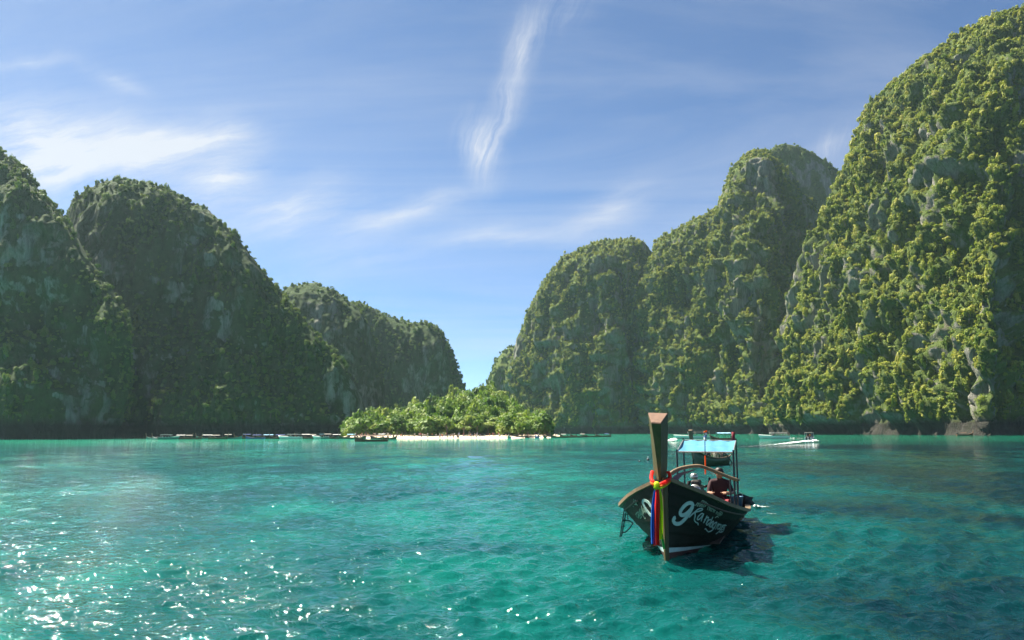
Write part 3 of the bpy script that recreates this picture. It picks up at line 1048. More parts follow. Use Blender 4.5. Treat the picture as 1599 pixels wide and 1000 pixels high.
def skin_rows(side, ta, tb, n, off=0.0):
    out = []
    for s in SS:
        a, b = (ta(s) if callable(ta) else ta), (tb(s) if callable(tb) else tb)
        out.append([hull_sec(s, a + (b - a) * k / n, side, off) for k in range(n + 1)])
    return out


hull = MB()
for side in (1, -1):
    r_ = skin_rows(side, lambda s: stripe_t(s, True), 1.0, 48, None)
    hull.grid(r_ if side > 0 else [q[::-1] for q in r_])
    ri = [[p + Vector((0, -side * .05, 0)) for p in q] for q in skin_rows(side, .36, 1.0, 6)]
    hull.grid([q[::-1] for q in ri] if side > 0 else ri)
tr = [hull_sec(9.2, .02 + .98 * k / 10, 1) for k in range(11)] + [hull_sec(9.2, .02 + .98 * k / 10, -1) for k in range(10, -1, -1)]
hull.add(tr, [tuple(range(22))])
hull_o = hull.build('hull', M['hull_green'], boat, True)
bot, stp = MB(), MB()
for side in (1, -1):
    r_ = skin_rows(side, 0.0, lambda s: stripe_t(s, False), 8)
    bot.grid(r_ if side > 0 else [q[::-1] for q in r_])
    r_ = skin_rows(side, lambda s: stripe_t(s, False), lambda s: stripe_t(s, True), 3)
    stp.grid(r_ if side > 0 else [q[::-1] for q in r_])
bot.build('hull_bottom', M['hull_red'], boat, True)
stp.build('waterline_stripe', M['stripe'], boat, True)
# a dull red rubbing strake under the gunwale, capping rails each side, planked floor, thwarts
for side in (1, -1):
    g = MB()
    pts = [hull_sec(s, 1.0, side) for s in SS]
    rail = []
    for p in pts:
        o_ = Vector((0, side, 0))
        rail.append([p + o_ * .045 + Vector((0, 0, -.05)), p + o_ * .05 + Vector((0, 0, .022)), p - o_ * .085 + Vector((0, 0, .026)), p - o_ * .085 + Vector((0, 0, -.05))])
    g.grid(rail, 0, True)
    g.add(rail[-1], [(0, 1, 2, 3)])
    g.add(rail[0], [(3, 2, 1, 0)])
    g.build('gunwale', M['teak'], boat)
    g = MB()
    g.tube([hull_sec(s, .90, side, .012) for s in SS[6:]], .022, 6)
    g.build('rubbing_strake', M['deck'], boat, True)
fore = MB()
fr = []
for s in np.linspace(.02, 2.1, 12):
    b_, z_ = float(np.interp(s, ST, BG)) - .07, float(np.interp(s, ST, ZG)) - .10
    fr.append([(s, b_ * k, z_ + .05 * (1 - k * k)) for k in (-1, -.6, -.2, .2, .6, 1)])
fore.grid(fr)
fore.build('foredeck', M['deck'], boat, True)
for k in range(7):
    yb = -.72 + k * .24
    pl_ = MB()
    pl_.box((5.5, yb, .13), (6.6, .225, .03))
    pl_.build('floor_plank', M['deck'], boat)
for xs in (3.0, 4.6, 6.2):
    b_ = float(np.interp(xs, ST, BG)) - .12
    t_ = MB()
    t_.box((xs, 0, float(np.interp(xs, ST, ZG)) - .22), (.30, 2 * b_, .04), bev=.008)
    t_.build('thwart', M['teak'], boat)
# stem and the tall prow
stem = MB()
prow_pts = []
for z_, fx, hw, bx in ((-.35, -.02, .045, .10), (.3, -.045, .055, .12), (.9, -.055, .065, .14), (1.40, -.075, .075, .17), (1.68, -.09, .085, .18)):
    prow_pts.append([Vector((fx, .018, z_)), Vector((fx, -.018, z_)), Vector((fx + .05, -hw, z_)), Vector((bx, -hw * .9, z_)), Vector((bx, hw * .9, z_)), Vector((fx + .05, hw, z_))])
stem.grid(prow_pts, 0, True)
stem.build('stem', M['prow_wood'], boat)
prow = MB()
topc = {k: blocal(px, py, a) for k, (px, py, a) in dict(fl=(1017, 661.5, -.62), fr_=(1032, 662.5, -.62), br=(1043, 647, -.30), bl=(1012, 646, -.30)).items()}
basec = {k: blocal(px, py, a) for k, (px, py, a) in dict(fl=(1029, 751, -.10), fr_=(1031.5, 751, -.10), br=(1041.5, 744, .22), bl=(1021, 742, .22)).items()}
ring = lambda k: [basec[c].lerp(topc[c], k) + Vector((.04 * math.sin(math.pi * k), 0, 0)) for c in ('fl', 'fr_', 'br', 'bl')]
prow.grid([ring(k) for k in np.linspace(0, 1, 9)], 0, True)
prow.add(ring(0), [(3, 2, 1, 0)])
prow_o = prow.build('prow', M['prow_wood'], boat)
cap = MB()
tt = ring(1.0)
cc = sum(tt, Vector()) / 4
cap.add([p + (p - cc) * .004 + Vector((0, 0, .002)) for p in tt] + [p - (p - cc) * .05 + Vector((0, 0, .022)) for p in tt],
        [(0, 1, 5, 4), (1, 2, 6, 5), (2, 3, 7, 6), (3, 0, 4, 7), (4, 5, 6, 7)])
cap.build('prow_top', M['end_grain'], prow_o)

# lettering laid on the hull skin
skin = MB()
for side in (1, -1):
    r_ = skin_rows(side, .3, 1.0, 24)
    skin.grid(r_ if side > 0 else [q[::-1] for q in r_])
SKIN = BVHTree.FromPolygons([Vector(p) for p in skin.v], skin.f)
EYEL = BMI @ Vector((0, 0, EYE))


def on_skin(px, py, lift=.018):
    d = (BMI.to_3x3() @ cam_ray(px, py)).normalized()
    hit, nrm, _, dd = SKIN.ray_cast(EYEL, d)
    if hit is None or dd > 24:
        return None
    if nrm.dot(d) > 0:
        nrm = -nrm
    return hit + nrm * lift, nrm


def smooth_line(pts, n=5):
    if len(pts) < 3:
        return [tuple(np.array(pts[0]) + (np.array(pts[1]) - np.array(pts[0])) * k / 3) for k in range(4)]
    p = [np.array(q, float) for q in pts]
    p = [2 * p[0] - p[1]] + p + [2 * p[-1] - p[-2]]
    out = []
    for i in range(1, len(p) - 2):
        for k in range(n):
            t = k / n
            out.append(.5 * (2 * p[i] + (p[i + 1] - p[i - 1]) * t + (2 * p[i - 1] - 5 * p[i] + 4 * p[i + 1] - p[i + 2]) * t * t + (3 * p[i] - p[i - 1] - 3 * p[i + 1] + p[i + 2]) * t ** 3))
    out.append(p[-2])
    return out


def stroke(mb, pts, width, lift=.018):
    """a brush stroke of WIDTH metres along points given where they lie on the hull"""
    line = [on_skin(q[0], q[1], lift) for q in smooth_line(pts)]
    line = [q for q in line if q]
    if len(line) < 2:
        return
    rows_ = []
    for i, (p, nrm) in enumerate(line):
        d = line[min(i + 1, len(line) - 1)][0] - line[max(i - 1, 0)][0]
        if d.length < 1e-6:
            continue
        side_ = nrm.cross(d.normalized()) * (width / 2)
        k = .72 if i in (0, len(line) - 1) else 1.0
        rows_.append([p - side_ * k - nrm * .014, p - side_ * k, p + side_ * k, p + side_ * k - nrm * .014])
    if len(rows_) > 1:
        mb.grid(rows_)


def crop(pts):
    return [(1040 + x / 14.28, 770 + y / 14.28) for x, y in pts]


GLY = {
    '9': [[(600, 300), (560, 225), (470, 235), (380, 310), (310, 420), (330, 490), (420, 475), (520, 390), (585, 300)], [(590, 290), (520, 430), (420, 570), (300, 675), (200, 680), (155, 620), (170, 565), (205, 545)]],
    'K': [[(500, 545), (600, 450), (690, 370), (760, 340), (802, 350), (790, 380), (700, 410), (635, 425)], [(635, 425), (640, 500), (622, 600), (660, 650), (698, 668), (705, 712)]],
    'a': [[(835, 465), (780, 455), (705, 530), (690, 590), (745, 570), (820, 480)], [(830, 462), (790, 560), (772, 628)]],
    'n': [[(905, 495), (865, 590), (825, 665)], [(845, 600), (900, 545), (935, 540), (915, 610), (880, 690)]],
    'd': [[(985, 585), (930, 610), (892, 685), (910, 710), (960, 660)], [(1035, 525), (985, 640), (945, 735)]],
    'a2': [[(1052, 620), (1000, 660), (965, 730), (985, 750), (1035, 690)], [(1050, 622), (1020, 700), (1003, 765)]],
    'g': [[(1125, 645), (1060, 680), (1020, 755), (1045, 775), (1100, 715)], [(1125, 645), (1080, 740), (1020, 825), (945, 858), (905, 835), (880, 797), (850, 800)]],
    'r': [[(1160, 665), (1120, 745), (1090, 805)], [(1125, 740), (1165, 695), (1190, 695)]],
    'o': [[(1200, 690), (1160, 720), (1138, 780), (1155, 800), (1195, 765), (1212, 710), (1200, 690)]],
    'u': [[(1225, 690), (1195, 765), (1190, 815), (1225, 790), (1250, 715)], [(1250, 700), (1225, 780), (1222, 830)]],
    'p': [[(1270, 700), (1200, 820), (1100, 912)], [(1262, 720), (1300, 720), (1280, 790), (1240, 815)]],
    's': [[(1335, 718), (1290, 712), (1262, 745), (1285, 790), (1260, 850), (1200, 868), (1165, 840)]],
}
THAI = [  # three short words above, in thin strokes
    [(640, 280), (670, 255), (690, 225), (720, 230), (700, 270), (680, 300)], [(725, 300), (750, 250), (740, 215)], [(745, 300), (790, 245), (800, 270), (780, 310)], [(790, 205), (800, 165), (840, 180), (820, 215)],
    [(810, 320), (850, 250), (880, 270), (850, 310)], [(850, 200), (890, 205), (875, 240)], [(900, 240), (925, 225)],
    [(915, 375), (930, 310), (965, 320), (950, 390)], [(980, 400), (985, 330), (1010, 350)], [(1000, 410), (1020, 350), (1050, 365), (1035, 420)], [(1060, 430), (1070, 375), (1095, 390)],
    [(1105, 470), (1120, 420), (1150, 430), (1140, 490)], [(1160, 500), (1190, 450), (1210, 470), (1185, 510)], [(1180, 425), (1215, 415), (1240, 440)], [(1225, 490), (1250, 430)], [(1085, 550), (1130, 515), (1160, 540)]]
for ch, strokes in GLY.items():
    lm = MB()
    for q in strokes:
        stroke(lm, crop(q), .075 if ch == '9' else .022)
    lm.build('lettering', M['lettering'], boat)
lm = MB()
for q in THAI:
    stroke(lm, crop(q), .016)
lm.build('small_lettering', M['lettering_thin'], boat)


def crop2(pts):
    return [(960 + x / 11.11, 770 + y / 11.11) for x, y in pts]


lm = MB()
for q in ([(640, 240), (585, 160), (520, 125), (495, 160), (520, 225), (570, 310), (630, 385), (655, 360)], [(650, 250), (665, 330), (650, 420)]):
    stroke(lm, crop2(q), .060)
lm.build('lettering', M['lettering'], boat)
lm = MB()
for q in ([(370, 370), (395, 340), (420, 320)], [(400, 420), (380, 370)], [(420, 430), (440, 300), (450, 270)], [(445, 400), (470, 290), (475, 215)], [(470, 380), (495, 300), (505, 250)], [(490, 390), (520, 300), (530, 260)], [(450, 440), (480, 400)],
          [(500, 380), (530, 440), (545, 430)], [(525, 330), (550, 300), (550, 350)], [(410, 360), (430, 420)]):
    stroke(lm, crop2(q), .024)
for q in ([(330, 100), (345, 130), (335, 160)], [(360, 120), (385, 150), (370, 190)], [(300, 190), (330, 175)], [(350, 200), (390, 195), (400, 220)], [(320, 220), (340, 240)]):
    stroke(lm, crop2(q), .017)
lm.build('small_lettering', M['lettering_thin'], boat)

# low arched sunshade frame amidships
arch_px = [(1044, 741), (1058, 733), (1075, 729), (1092, 728), (1108, 733), (1125, 740), (1140, 746), (1152, 750)]
A1 = [blocal(px, py, 3.6 + .012 * (px - 1044)) for px, py in arch_px]
A2 = [p + Vector((.55, 0, -.03)) for p in A1]
for k, A in enumerate((A1, A2)):
    a_ = MB()
    a_.tube([Vector(q) for q in smooth_line([tuple(p) for p in A], 4)], .042 if k == 0 else .026, 8)
    a_.build('shade_hoop', M['teak'], boat, True)
for f_ in (.08, .2, .32, .44, .56):
    i0 = f_ * (len(A1) - 1)
    p = A1[int(i0)].lerp(A1[int(i0) + 1], i0 % 1)
    a_ = MB()
    a_.tube([p + Vector((-.05, 0, .02)), p + Vector((.62, 0, -.01))], .014, 6)
    a_.build('shade_slat', M['teak'], boat)
tarp = MB()
tr_rows = []
for i in range(12):
    k = i / 11
    p = A1[0].lerp(A1[1], k * 2) if k < .5 else A1[1].lerp(A1[3], (k - .5) * 1.9)
    tr_rows.append([p + Vector((.03 + .5 * j / 4, .01 * math.sin(i * 2 + j), -.05 - (.30 * (1 - k)) * (1 + .12 * math.sin(i * 1.7)) * (.35 + .65 * j / 4))) for j in range(5)])
tarp.grid(tr_rows)
tarp.build('side_tarp', M['tarp_dark'], boat, True)
for (px, py) in ((1140, 747), (1146, 749), (1151, 750)):
    top = blocal(px, py, 4.85 + .01 * (px - 1140))
    a_ = MB()
    a_.tube([(top.x, top.y, .66), top], .020, 6)
    a_.build('shade_post', M['steel'], boat)
a_ = MB()
a_.tube([(A1[0].x, A1[0].y, .70), A1[0]], .020, 6)
a_.build('shade_post', M['steel'], boat)

# blue canopy over the stern on four posts
AF, AB = 5.6, 8.0
C4 = dict(fl=blocal(1057, 705.5, AF), fr=blocal(1145, 706.5, AF), bl=blocal(1067, 687.5, AB), br=blocal(1149, 688.5, AB))
can = MB()
for th in (0, -.012):
    rws = []
    for i in range(15):
        u = i / 14
        rws.append([C4['fl'].lerp(C4['fr'], u).lerp(C4['bl'].lerp(C4['br'], u), v_) + Vector((0, 0, th - .05 * math.sin(math.pi * v_) * (1 + .5 * math.sin(u * 9)) + .018 * math.sin(u * 23 + v_ * 4))) for v_ in np.linspace(0.02, .98, 9)])
    can.grid(rws)
canopy = can.build('canopy', M['tarp'], boat, True)
for a, b in (('fl', 'fr'), ('bl', 'br'), ('fl', 'bl'), ('fr', 'br')):
    e = MB()
    e.tube([C4[a], C4[b]], .020, 6)
    e.build('canopy_rail', M['bright_steel'], canopy)
for k, (c, zt) in dict(fl=(C4['fl'], .6), fr=(C4['fr'], .6), bl=(C4['bl'], .5), br=(C4['br'], .5)).items():
    e = MB()
    y_ = max(-1.05, min(1.05, c.y))
    e.tube([(c.x, y_, zt), (c.x, c.y, c.z + .06)], .026, 7)
    e.build('canopy_post', M['steel'], boat)
e = MB()
e.tube([C4['fr'] + Vector((0, .22, -.02)), C4['fr'] + Vector((0, .02, -.30))], .014, 6)
e.build('corner_brace', M['steel'], boat)
e = MB()
e.tube([C4['br'] + Vector((-.9, .0, .02)), C4['br'] + Vector((-.9, 0, .26))], .045, 8)
e.build('rolled_cloth', M['shorts_red'], boat, True)
for k in range(9):
    e = MB()
    p = C4['fl'].lerp(C4['bl'], (k + .5) / 9) if k < 4 else C4['fl'].lerp(C4['fr'], (k - 3.5) / 5.2)
    e.tube([p + Vector((0, 0, .02)), p + Vector((0, -.03, -.045))], .010, 5)
    e.build('lashing', M['canvas'], canopy)

# long-tail engine on its mount, shaft and propeller over the stern, and the tiller
eng = thing('engine', None, None)
eng.parent = boat
EX, EY = 6.6, .15
em = MB()
em.box((EX, EY, .92), (.75, .34, .36), bev=.04)
em.box((EX - .02, EY, 1.17), (.52, .24, .16), bev=.03)
em.tube([(EX + .1, EY - .20, 1.05), (EX + .1, EY - .33, 1.1), (EX + .3, EY - .34, 1.28)], .035, 8)
for k in range(4):
    em.tube([(EX - .22 + k * .14, EY + .17, .95), (EX - .22 + k * .14, EY + .24, 1.05), (EX - .1 + k * .12, EY + .2, 1.2)], .028, 6)
em.build('engine_block', M['black'], eng)
e = MB()
e.lathe([(.0, -.07), (.15, -.07), (.17, -.03), (.17, .03), (.12, .07), (0, .07)], (0, 0, 0), 16)
e.v = [(EX - .42 + z_, EY + y_, .98 + x_) for x_, y_, z_ in e.v]
e.build('flywheel', M['bright_steel'], eng, True)
e = MB()
e.lathe([(.0, .0), (.10, .0), (.11, .05), (.10, .12), (.06, .15), (0, .16)], (EX - .05, EY + .05, 1.28), 12)
e.build('air_filter', M['bright_steel'], eng, True)
e = MB()
e.box((EX, EY, .55), (.5, .5, .4), taper=.8, bev=.02)
e.build('engine_mount', M['steel'], eng)
e = MB()
e.tube([(EX + .35, EY, .95), (EX + 2.0, EY, .80), (EX + 4.6, EY + .05, .12)], [.035, .03, .025], 8)
e.build('propeller_shaft', M['steel'], eng)
e = MB()
for k in range(3):
    an = k * 2.094
    e.box((EX + 4.62, EY + .05 + .09 * math.cos(an), .12 + .09 * math.sin(an)), (.02, .16, .06), Matrix.Rotation(an, 3, 'X') @ Matrix.Rotation(.5, 3, 'Y'))
e.build('propeller', M['bright_steel'], eng)
e = MB()
e.tube([(EX - .35, EY, 1.1), (EX - .9, EY + .15, 1.12), (EX - 1.35, EY + .30, 1.06)], .022, 7)
e.build('tiller', M['steel'], eng)
e = MB()
hb = Vector((EX - 1.2, .38, 0))
e.tube([hb + Vector((0, .16, 1.10)), hb + Vector((-.05, .38, 1.06)), hb + Vector((.0, .36, .98)), hb + Vector((.25, .05, .90))], .016, 6)
e.tube([hb + Vector((0, .16, 1.10)), hb + Vector((.3, -.10, 1.08))], .016, 6)
e.build('handle_bar', M['steel'], eng)

# boarding ladder hung over the left side
lad = thing('boarding_ladder', None, None)
lad.parent = boat
ls = 1.75
Lp = lambda px, py, k=0.0: blocal(px, py, ls + k)
for q in ([(976, 789), (968, 839)], [(979.5, 790), (970.5, 838)]):
    e = MB()
    e.tube([Lp(*q[0]), Lp(*q[1])], .014, 6)
    e.build('rail', M['steel'], lad)
for k in range(5):
    f_ = .12 + k * .19
    a0, a1 = Lp(976, 789).lerp(Lp(968, 839), f_), Lp(979.5, 790).lerp(Lp(970.5, 838), f_)
    e = MB()
    e.tube([a0, a1 + Vector((.16, 0, 0))], .012, 6)
    e.build('rung', M['steel'], lad)
e = MB()
e.tube([Lp(973, 812), Lp(983, 813.5), Lp(988.5, 817), Lp(984, 824), Lp(977, 831), Lp(971, 832)], .016, 6)
e.tube([Lp(980, 795), Lp(980.5, 811)], .012, 6)
e.build('hook_frame', M['steel'], lad)

# ribbons and garland round the prow
gar = thing('ribbon_garland', 'bright ribbons in blue, red and yellow tied round the longtail prow', 'ribbon garland', BOW, math.pi / 2 - PSI)
e = MB()
ringp = [(1018.5, 737), (1017, 745), (1019, 752), (1027, 757), (1035, 755), (1043, 750), (1046.5, 745), (1043, 736)]
rp = [blocal(px, py, -.30 if 2 <= i <= 4 else (-.12 if i in (1, 5) else .12)) for i, (px, py) in enumerate(ringp)]
loop = smooth_line([tuple(p) for p in rp], 5)
e.tube([Vector(q) for q in loop], .036, 9)
e.build('sash', M['ribbon_red'], gar, True)
e = MB()
e.tube([Vector(q) + Vector((-.03, 0, -.045)) for q in loop[8:34]], .030, 8)
e.build('sash', M['ribbon_orange'], gar, True)
e = MB()
e.tube([Vector(q) + Vector((-.05, 0, -.075)) for q in loop[12:30]], .020, 8)
e.build('sash', M['ribbon_yellow'], gar, True)
e = MB()
k0 = blocal(1025.5, 759, -.33)
e.ball(k0, .075, 10, 8, 0, (.8, 1, 1.2))
e.tube([k0, blocal(1024.5, 766, -.33)], [.06, .03], 8)
e.build('knot', M['ribbon_yellow'], gar, True)


def ribbon(name, col, path, w0, ph):
    """a hanging strip: folds across its width, a little thickness"""
    b = MB()
    line = [Vector(q) for q in smooth_line([tuple(blocal(px, py, a)) for px, py, a in path], 6)]
    rows_ = []
    for i, p in enumerate(line):
        k = i / (len(line) - 1)
        w_ = w0 * (.55 + .45 * min(1, k * 2.5))
        row = []
        for j in range(9):
            v_ = j / 8 - .5
            row.append(p + Vector((.022 * math.sin(v_ * 11 + ph + k * 2.5) * (.4 + k), v_ * w_, .012 * math.sin(v_ * 7 + ph) * k)))
        back_ = [q + Vector((.006, 0, 0)) for q in row[::-1]]
        rows_.append(row + back_)
    b.grid(rows_, 0, True)
    b.add(rows_[-1], [tuple(range(18))])
    b.build(name, M[col], gar, True)


ribbon('ribbon', 'ribbon_blue', [(1024, 764, -.34), (1022, 780, -.36), (1020.5, 800, -.36), (1019.8, 825, -.35), (1020.3, 850, -.34)], .10, .3)
ribbon('ribbon', 'ribbon_red', [(1026.3, 762, -.36), (1026.5, 780, -.40), (1026, 800, -.40), (1025.5, 825, -.39), (1025.5, 852, -.38)], .112, 1.8)
ribbon('ribbon', 'ribbon_yellow', [(1029, 761, -.34), (1031, 775, -.36), (1032.3, 800, -.36), (1032.4, 825, -.34), (1031.8, 843, -.32)], .085, 2.9)
ribbon('ribbon', 'ribbon_green', [(1033, 832, -.30), (1034.5, 842, -.29), (1036, 851, -.27), (1037.2, 858, -.25)], .050, .9)
ribbon('ribbon', 'ribbon_blue', [(1024.5, 766, -.32), (1023.3, 785, -.33), (1023, 820, -.32), (1023, 846, -.31)], .04, 4.0)

# flag on its pole at the front of the canopy
fl = thing('flag', 'small white flag with violet mark on a pole at the blue canopy', 'flag', BOW, math.pi / 2 - PSI)
fp0, fp1 = blocal(1101.5, 741, AF - .15), blocal(1100.5, 672, AF - .15)
e = MB()
e.tube([fp0, fp0.lerp(fp1, .42)], .018, 7)
e.build('pole_foot', M['ribbon_orange'], fl)
e = MB()
e.tube([fp0.lerp(fp1, .42), fp1], .013, 7)
e.build('pole', M['steel'], fl)
for nm, a, b, mt in (('flag_tip', 672.5, 676, 'ribbon_orange'), ('flag_cloth', 676, 689, 'white_paint'), ('flag_mark', 680, 683.5, 'ribbon_blue')):
    e = MB()
    rws = []
    for i in range(7):
        py = a + (b - a) * i / 6
        rws.append([blocal(1099.3 + 4.2 * j / 4 + (.5 * math.sin(i * 1.2)), py, AF - .17 - (.006 if nm == 'flag_mark' else 0) + .03 * math.sin(j * 1.9 + i * .4)) for j in range(5)])
    e.grid(rws + [[p + Vector((.004, 0, 0)) for p in q] for q in rws[::-1]])
    e.build(nm, M[mt], fl, True)

# bucket and fenders at the right side of the stern
bk = thing('bucket', 'blue plastic bucket standing at the right rail of the longtail boat', 'bucket', BM @ Vector((5.2, -1.02, .62)))
e = MB()
e.lathe([(0, 0), (.13, 0), (.17, .30), (.185, .31), (.165, .295), (.125, .02), (0, .02)], (0, 0, 0), 18)
e.build('pail', M['bucket'], bk, True)
e = MB()
e.tube([(.17 * math.cos(a), 0, .3 + .15 * math.sin(a)) for a in np.linspace(0, math.pi, 9)], .007, 5)
e.build('handle', M['bright_steel'], bk)
e = MB()
for k in range(3):
    e.ball((0, 0, 0), .13, 10, 7, 0, (1.2, .8, .9))
fd = thing('tarpaulin_bundle', 'black crumpled bundle on the stern rail beside the blue bucket', 'bundle', BM @ Vector((6.3, -1.02, .70)))
e = MB()
nr = np.random.default_rng(4)
e.ball((0, 0, 0), .19, 12, 9, 0, (1.5, .9, .9))
e.v = [tuple(np.array(q) * (1 + .25 * nr.normal())) for q in e.v]
e.build('cloth', M['rubber'], fd, True)
e = MB()
e.add([(.0, -.1, .0), (.05, -.34, .16), (.12, -.16, -.06), (.06, -.05, .07)], [(0, 1, 2), (0, 3, 1), (1, 3, 2), (0, 2, 3)])
e.build('flap', M['rubber'], fd)
#--SMALL
# ------------------------------------------------------------------ people: one continuous skinned body each
def figure(name, J, bones, mats, sub=2):
    """J: joint -> (x, y, z, radius); bones: (joint, joint, material slot)"""
    names = list(J)
    me = bpy.data.meshes.new(name)
    me.from_pydata([J[n][:3] for n in names], [(names.index(a), names.index(b)) for a, b, _ in bones], [])
    o = bpy.data.objects.new(name, me)
    COL.objects.link(o)
    sk = o.modifiers.new('skin', 'SKIN')
    lay = me.skin_vertices[0].data if me.skin_vertices else None
    if lay is None:
        me.skin_vertices.new()
        lay = me.skin_vertices[0].data
    for i, n in enumerate(names):
        r = J[n][3]
        lay[i].radius = (r, r) if not isinstance(r, tuple) else r
        lay[i].use_root = n == 'pelvis'
    sk.use_smooth_shade = True
    ss = o.modifiers.new('sub', 'SUBSURF')
    ss.levels = ss.render_levels = sub
    dg = bpy.context.evaluated_depsgraph_get()
    dg.update()
    out = bpy.data.meshes.new_from_object(o.evaluated_get(dg), depsgraph=dg)
    out.name = name
    bpy.data.objects.remove(o)
    out.materials.clear()
    for m in mats:
        out.materials.append(m)
    A = np.array([J[a][:3] for a, b, _ in bones])
    B = np.array([J[b][:3] for a, b, _ in bones])
    ra = np.array([np.mean(J[a][3]) + np.mean(J[b][3]) for a, b, _ in bones]) / 2
    c = np.empty(len(out.polygons) * 3)
    out.polygons.foreach_get('center', c)
    c = c.reshape(-1, 3)
    ab = B - A
    t = np.clip(((c[:, None] - A) * ab).sum(2) / (ab * ab).sum(1), 0, 1)
    d = np.linalg.norm(c[:, None] - A - t[..., None] * ab, axis=2) - ra * .6
    out.polygons.foreach_set('material_index', np.array([q[2] for q in bones], np.int32)[d.argmin(1)])
    out.polygons.foreach_set('use_smooth', np.ones(len(out.polygons), bool))
    out.update()
    return out


def standing(arm, stride, turn=0.0):
    """joints of a standing adult 1.7 m tall; arm 0 hanging .. 1 raised, stride in metres. slots: 0 skin, 1 top, 2 shorts, 3 hair"""
    J = dict(pelvis=(0, 0, .92, .125), waist=(0, 0, 1.08, .115), chest=(0, .0, 1.30, .14), neck=(0, -.01, 1.46, .055), chin=(0, -.03, 1.53, .075), head=(0, -.01, 1.63, .092), crown=(0, .01, 1.69, .075))
    bones = [('pelvis', 'waist', 2), ('waist', 'chest', 1), ('chest', 'neck', 1), ('neck', 'chin', 0), ('chin', 'head', 0), ('head', 'crown', 3)]
    for s, k in ((1, 'l'), (-1, 'r')):
        a = arm if s > 0 else arm * .3
        J['sh' + k] = (s * .185, 0, 1.40, .06)
        J['el' + k] = (s * (.24 + .1 * a), -.03 - .12 * a, 1.12 + .18 * a, .042)
        J['wr' + k] = (s * (.25 + .02 * a), -.10 - .12 * a, .88 + .62 * a, .032)
        J['ha' + k] = (s * .25, -.13 - .12 * a, .80 + .76 * a, .036)
        st = stride * s
        J['hi' + k] = (s * .095, 0, .86, .10)
        J['kn' + k] = (s * .105, -.03 + st * .45, .48, .062)
        J['an' + k] = (s * .105, st * .9, .09, .042)
        J['to' + k] = (s * .12, st * .9 - .15, .03, .035)
        bones += [('chest', 'sh' + k, 1), ('sh' + k, 'el' + k, 0), ('el' + k, 'wr' + k, 0), ('wr' + k, 'ha' + k, 0), ('pelvis', 'hi' + k, 2), ('hi' + k, 'kn' + k, 2), ('kn' + k, 'an' + k, 0), ('an' + k, 'to' + k, 0)]
    return J, bones


OUT = [('red', (.50, .05, .04), (.08, .10, .22)), ('white', (.75, .73, .70), (.25, .22, .18)), ('dark', (.04, .045, .06), (.05, .05, .06)), ('blue', (.08, .20, .50), (.45, .42, .36)), ('tan', (.45, .27, .17), (.10, .04, .04)), ('orange', (.75, .25, .05), (.06, .08, .12))]
CLOTH = {}
for k, c1, c2 in OUT:
    CLOTH[k] = (plain('top_' + k, c1, .85, .12, 9.0, bump=.3), plain('shorts_' + k, c2, .85, .2, 9.0, bump=.3))
PERSON = {}
for i, (arm, stride) in enumerate(((0, .03), (.9, .05), (.25, .30))):
    J, bones = standing(arm, stride)
    base = figure('person', J, bones, [M['skin_pale'], CLOTH['red'][0], CLOTH['red'][1], M['hair']], 1)
    for k, _, _ in OUT:
        me = base.copy()
        me.materials[0] = M['skin_pale'] if k != 'dark' else M['skin']
        me.materials[1] = CLOTH[k][0] if k != 'tan' else M['skin_pale']
        me.materials[2] = CLOTH[k][1]
        PERSON[i, k] = me
POSE = ['standing', 'with arm raised', 'walking']
wordy = {'red': 'in a red top', 'white': 'in a white top', 'dark': 'in dark clothes', 'blue': 'in a blue top', 'tan': 'in shorts', 'orange': 'in an orange top'}
pr = np.random.default_rng(21)


def put_person(px, D, z, rz, pose, outfit, where, group):
    p = on_sea(px, D, z)
    o = link('person', PERSON[pose, outfit])
    o.location = p
    o.rotation_euler = (0, 0, rz)
    o.scale = (1, 1, pr.uniform(.92, 1.06))
    tag(o, f'person {wordy[outfit]} {POSE[pose]} {where}', 'person', group)
    return o


def crowd(n, a, b, da, db, where, group):
    for _ in range(n):
        px = pr.uniform(a, b)
        D = shore(px) + pr.uniform(da, db)
        put_person(px, D, max(beach_height(px, D) - .02, -.45), pr.uniform(0, 6.28), int(pr.choice(3, p=(.5, .15, .35))), OUT[int(pr.choice(6, p=(.18, .18, .26, .12, .18, .08)))][0], where, group)


crowd(62, 612, 745, -3, 10, 'on the crowded middle of the beach', 'bathers on the middle of the beach')
crowd(16, 745, 792, 0, 11, 'right of the beach crowd', 'bathers on the quieter sand')
crowd(8, 800, 872, 2, 10, 'near the beached boats', 'bathers near the beached boats')
crowd(26, 548, 615, 2, 14, 'on the left end of the beach', 'bathers at the left end of the beach')

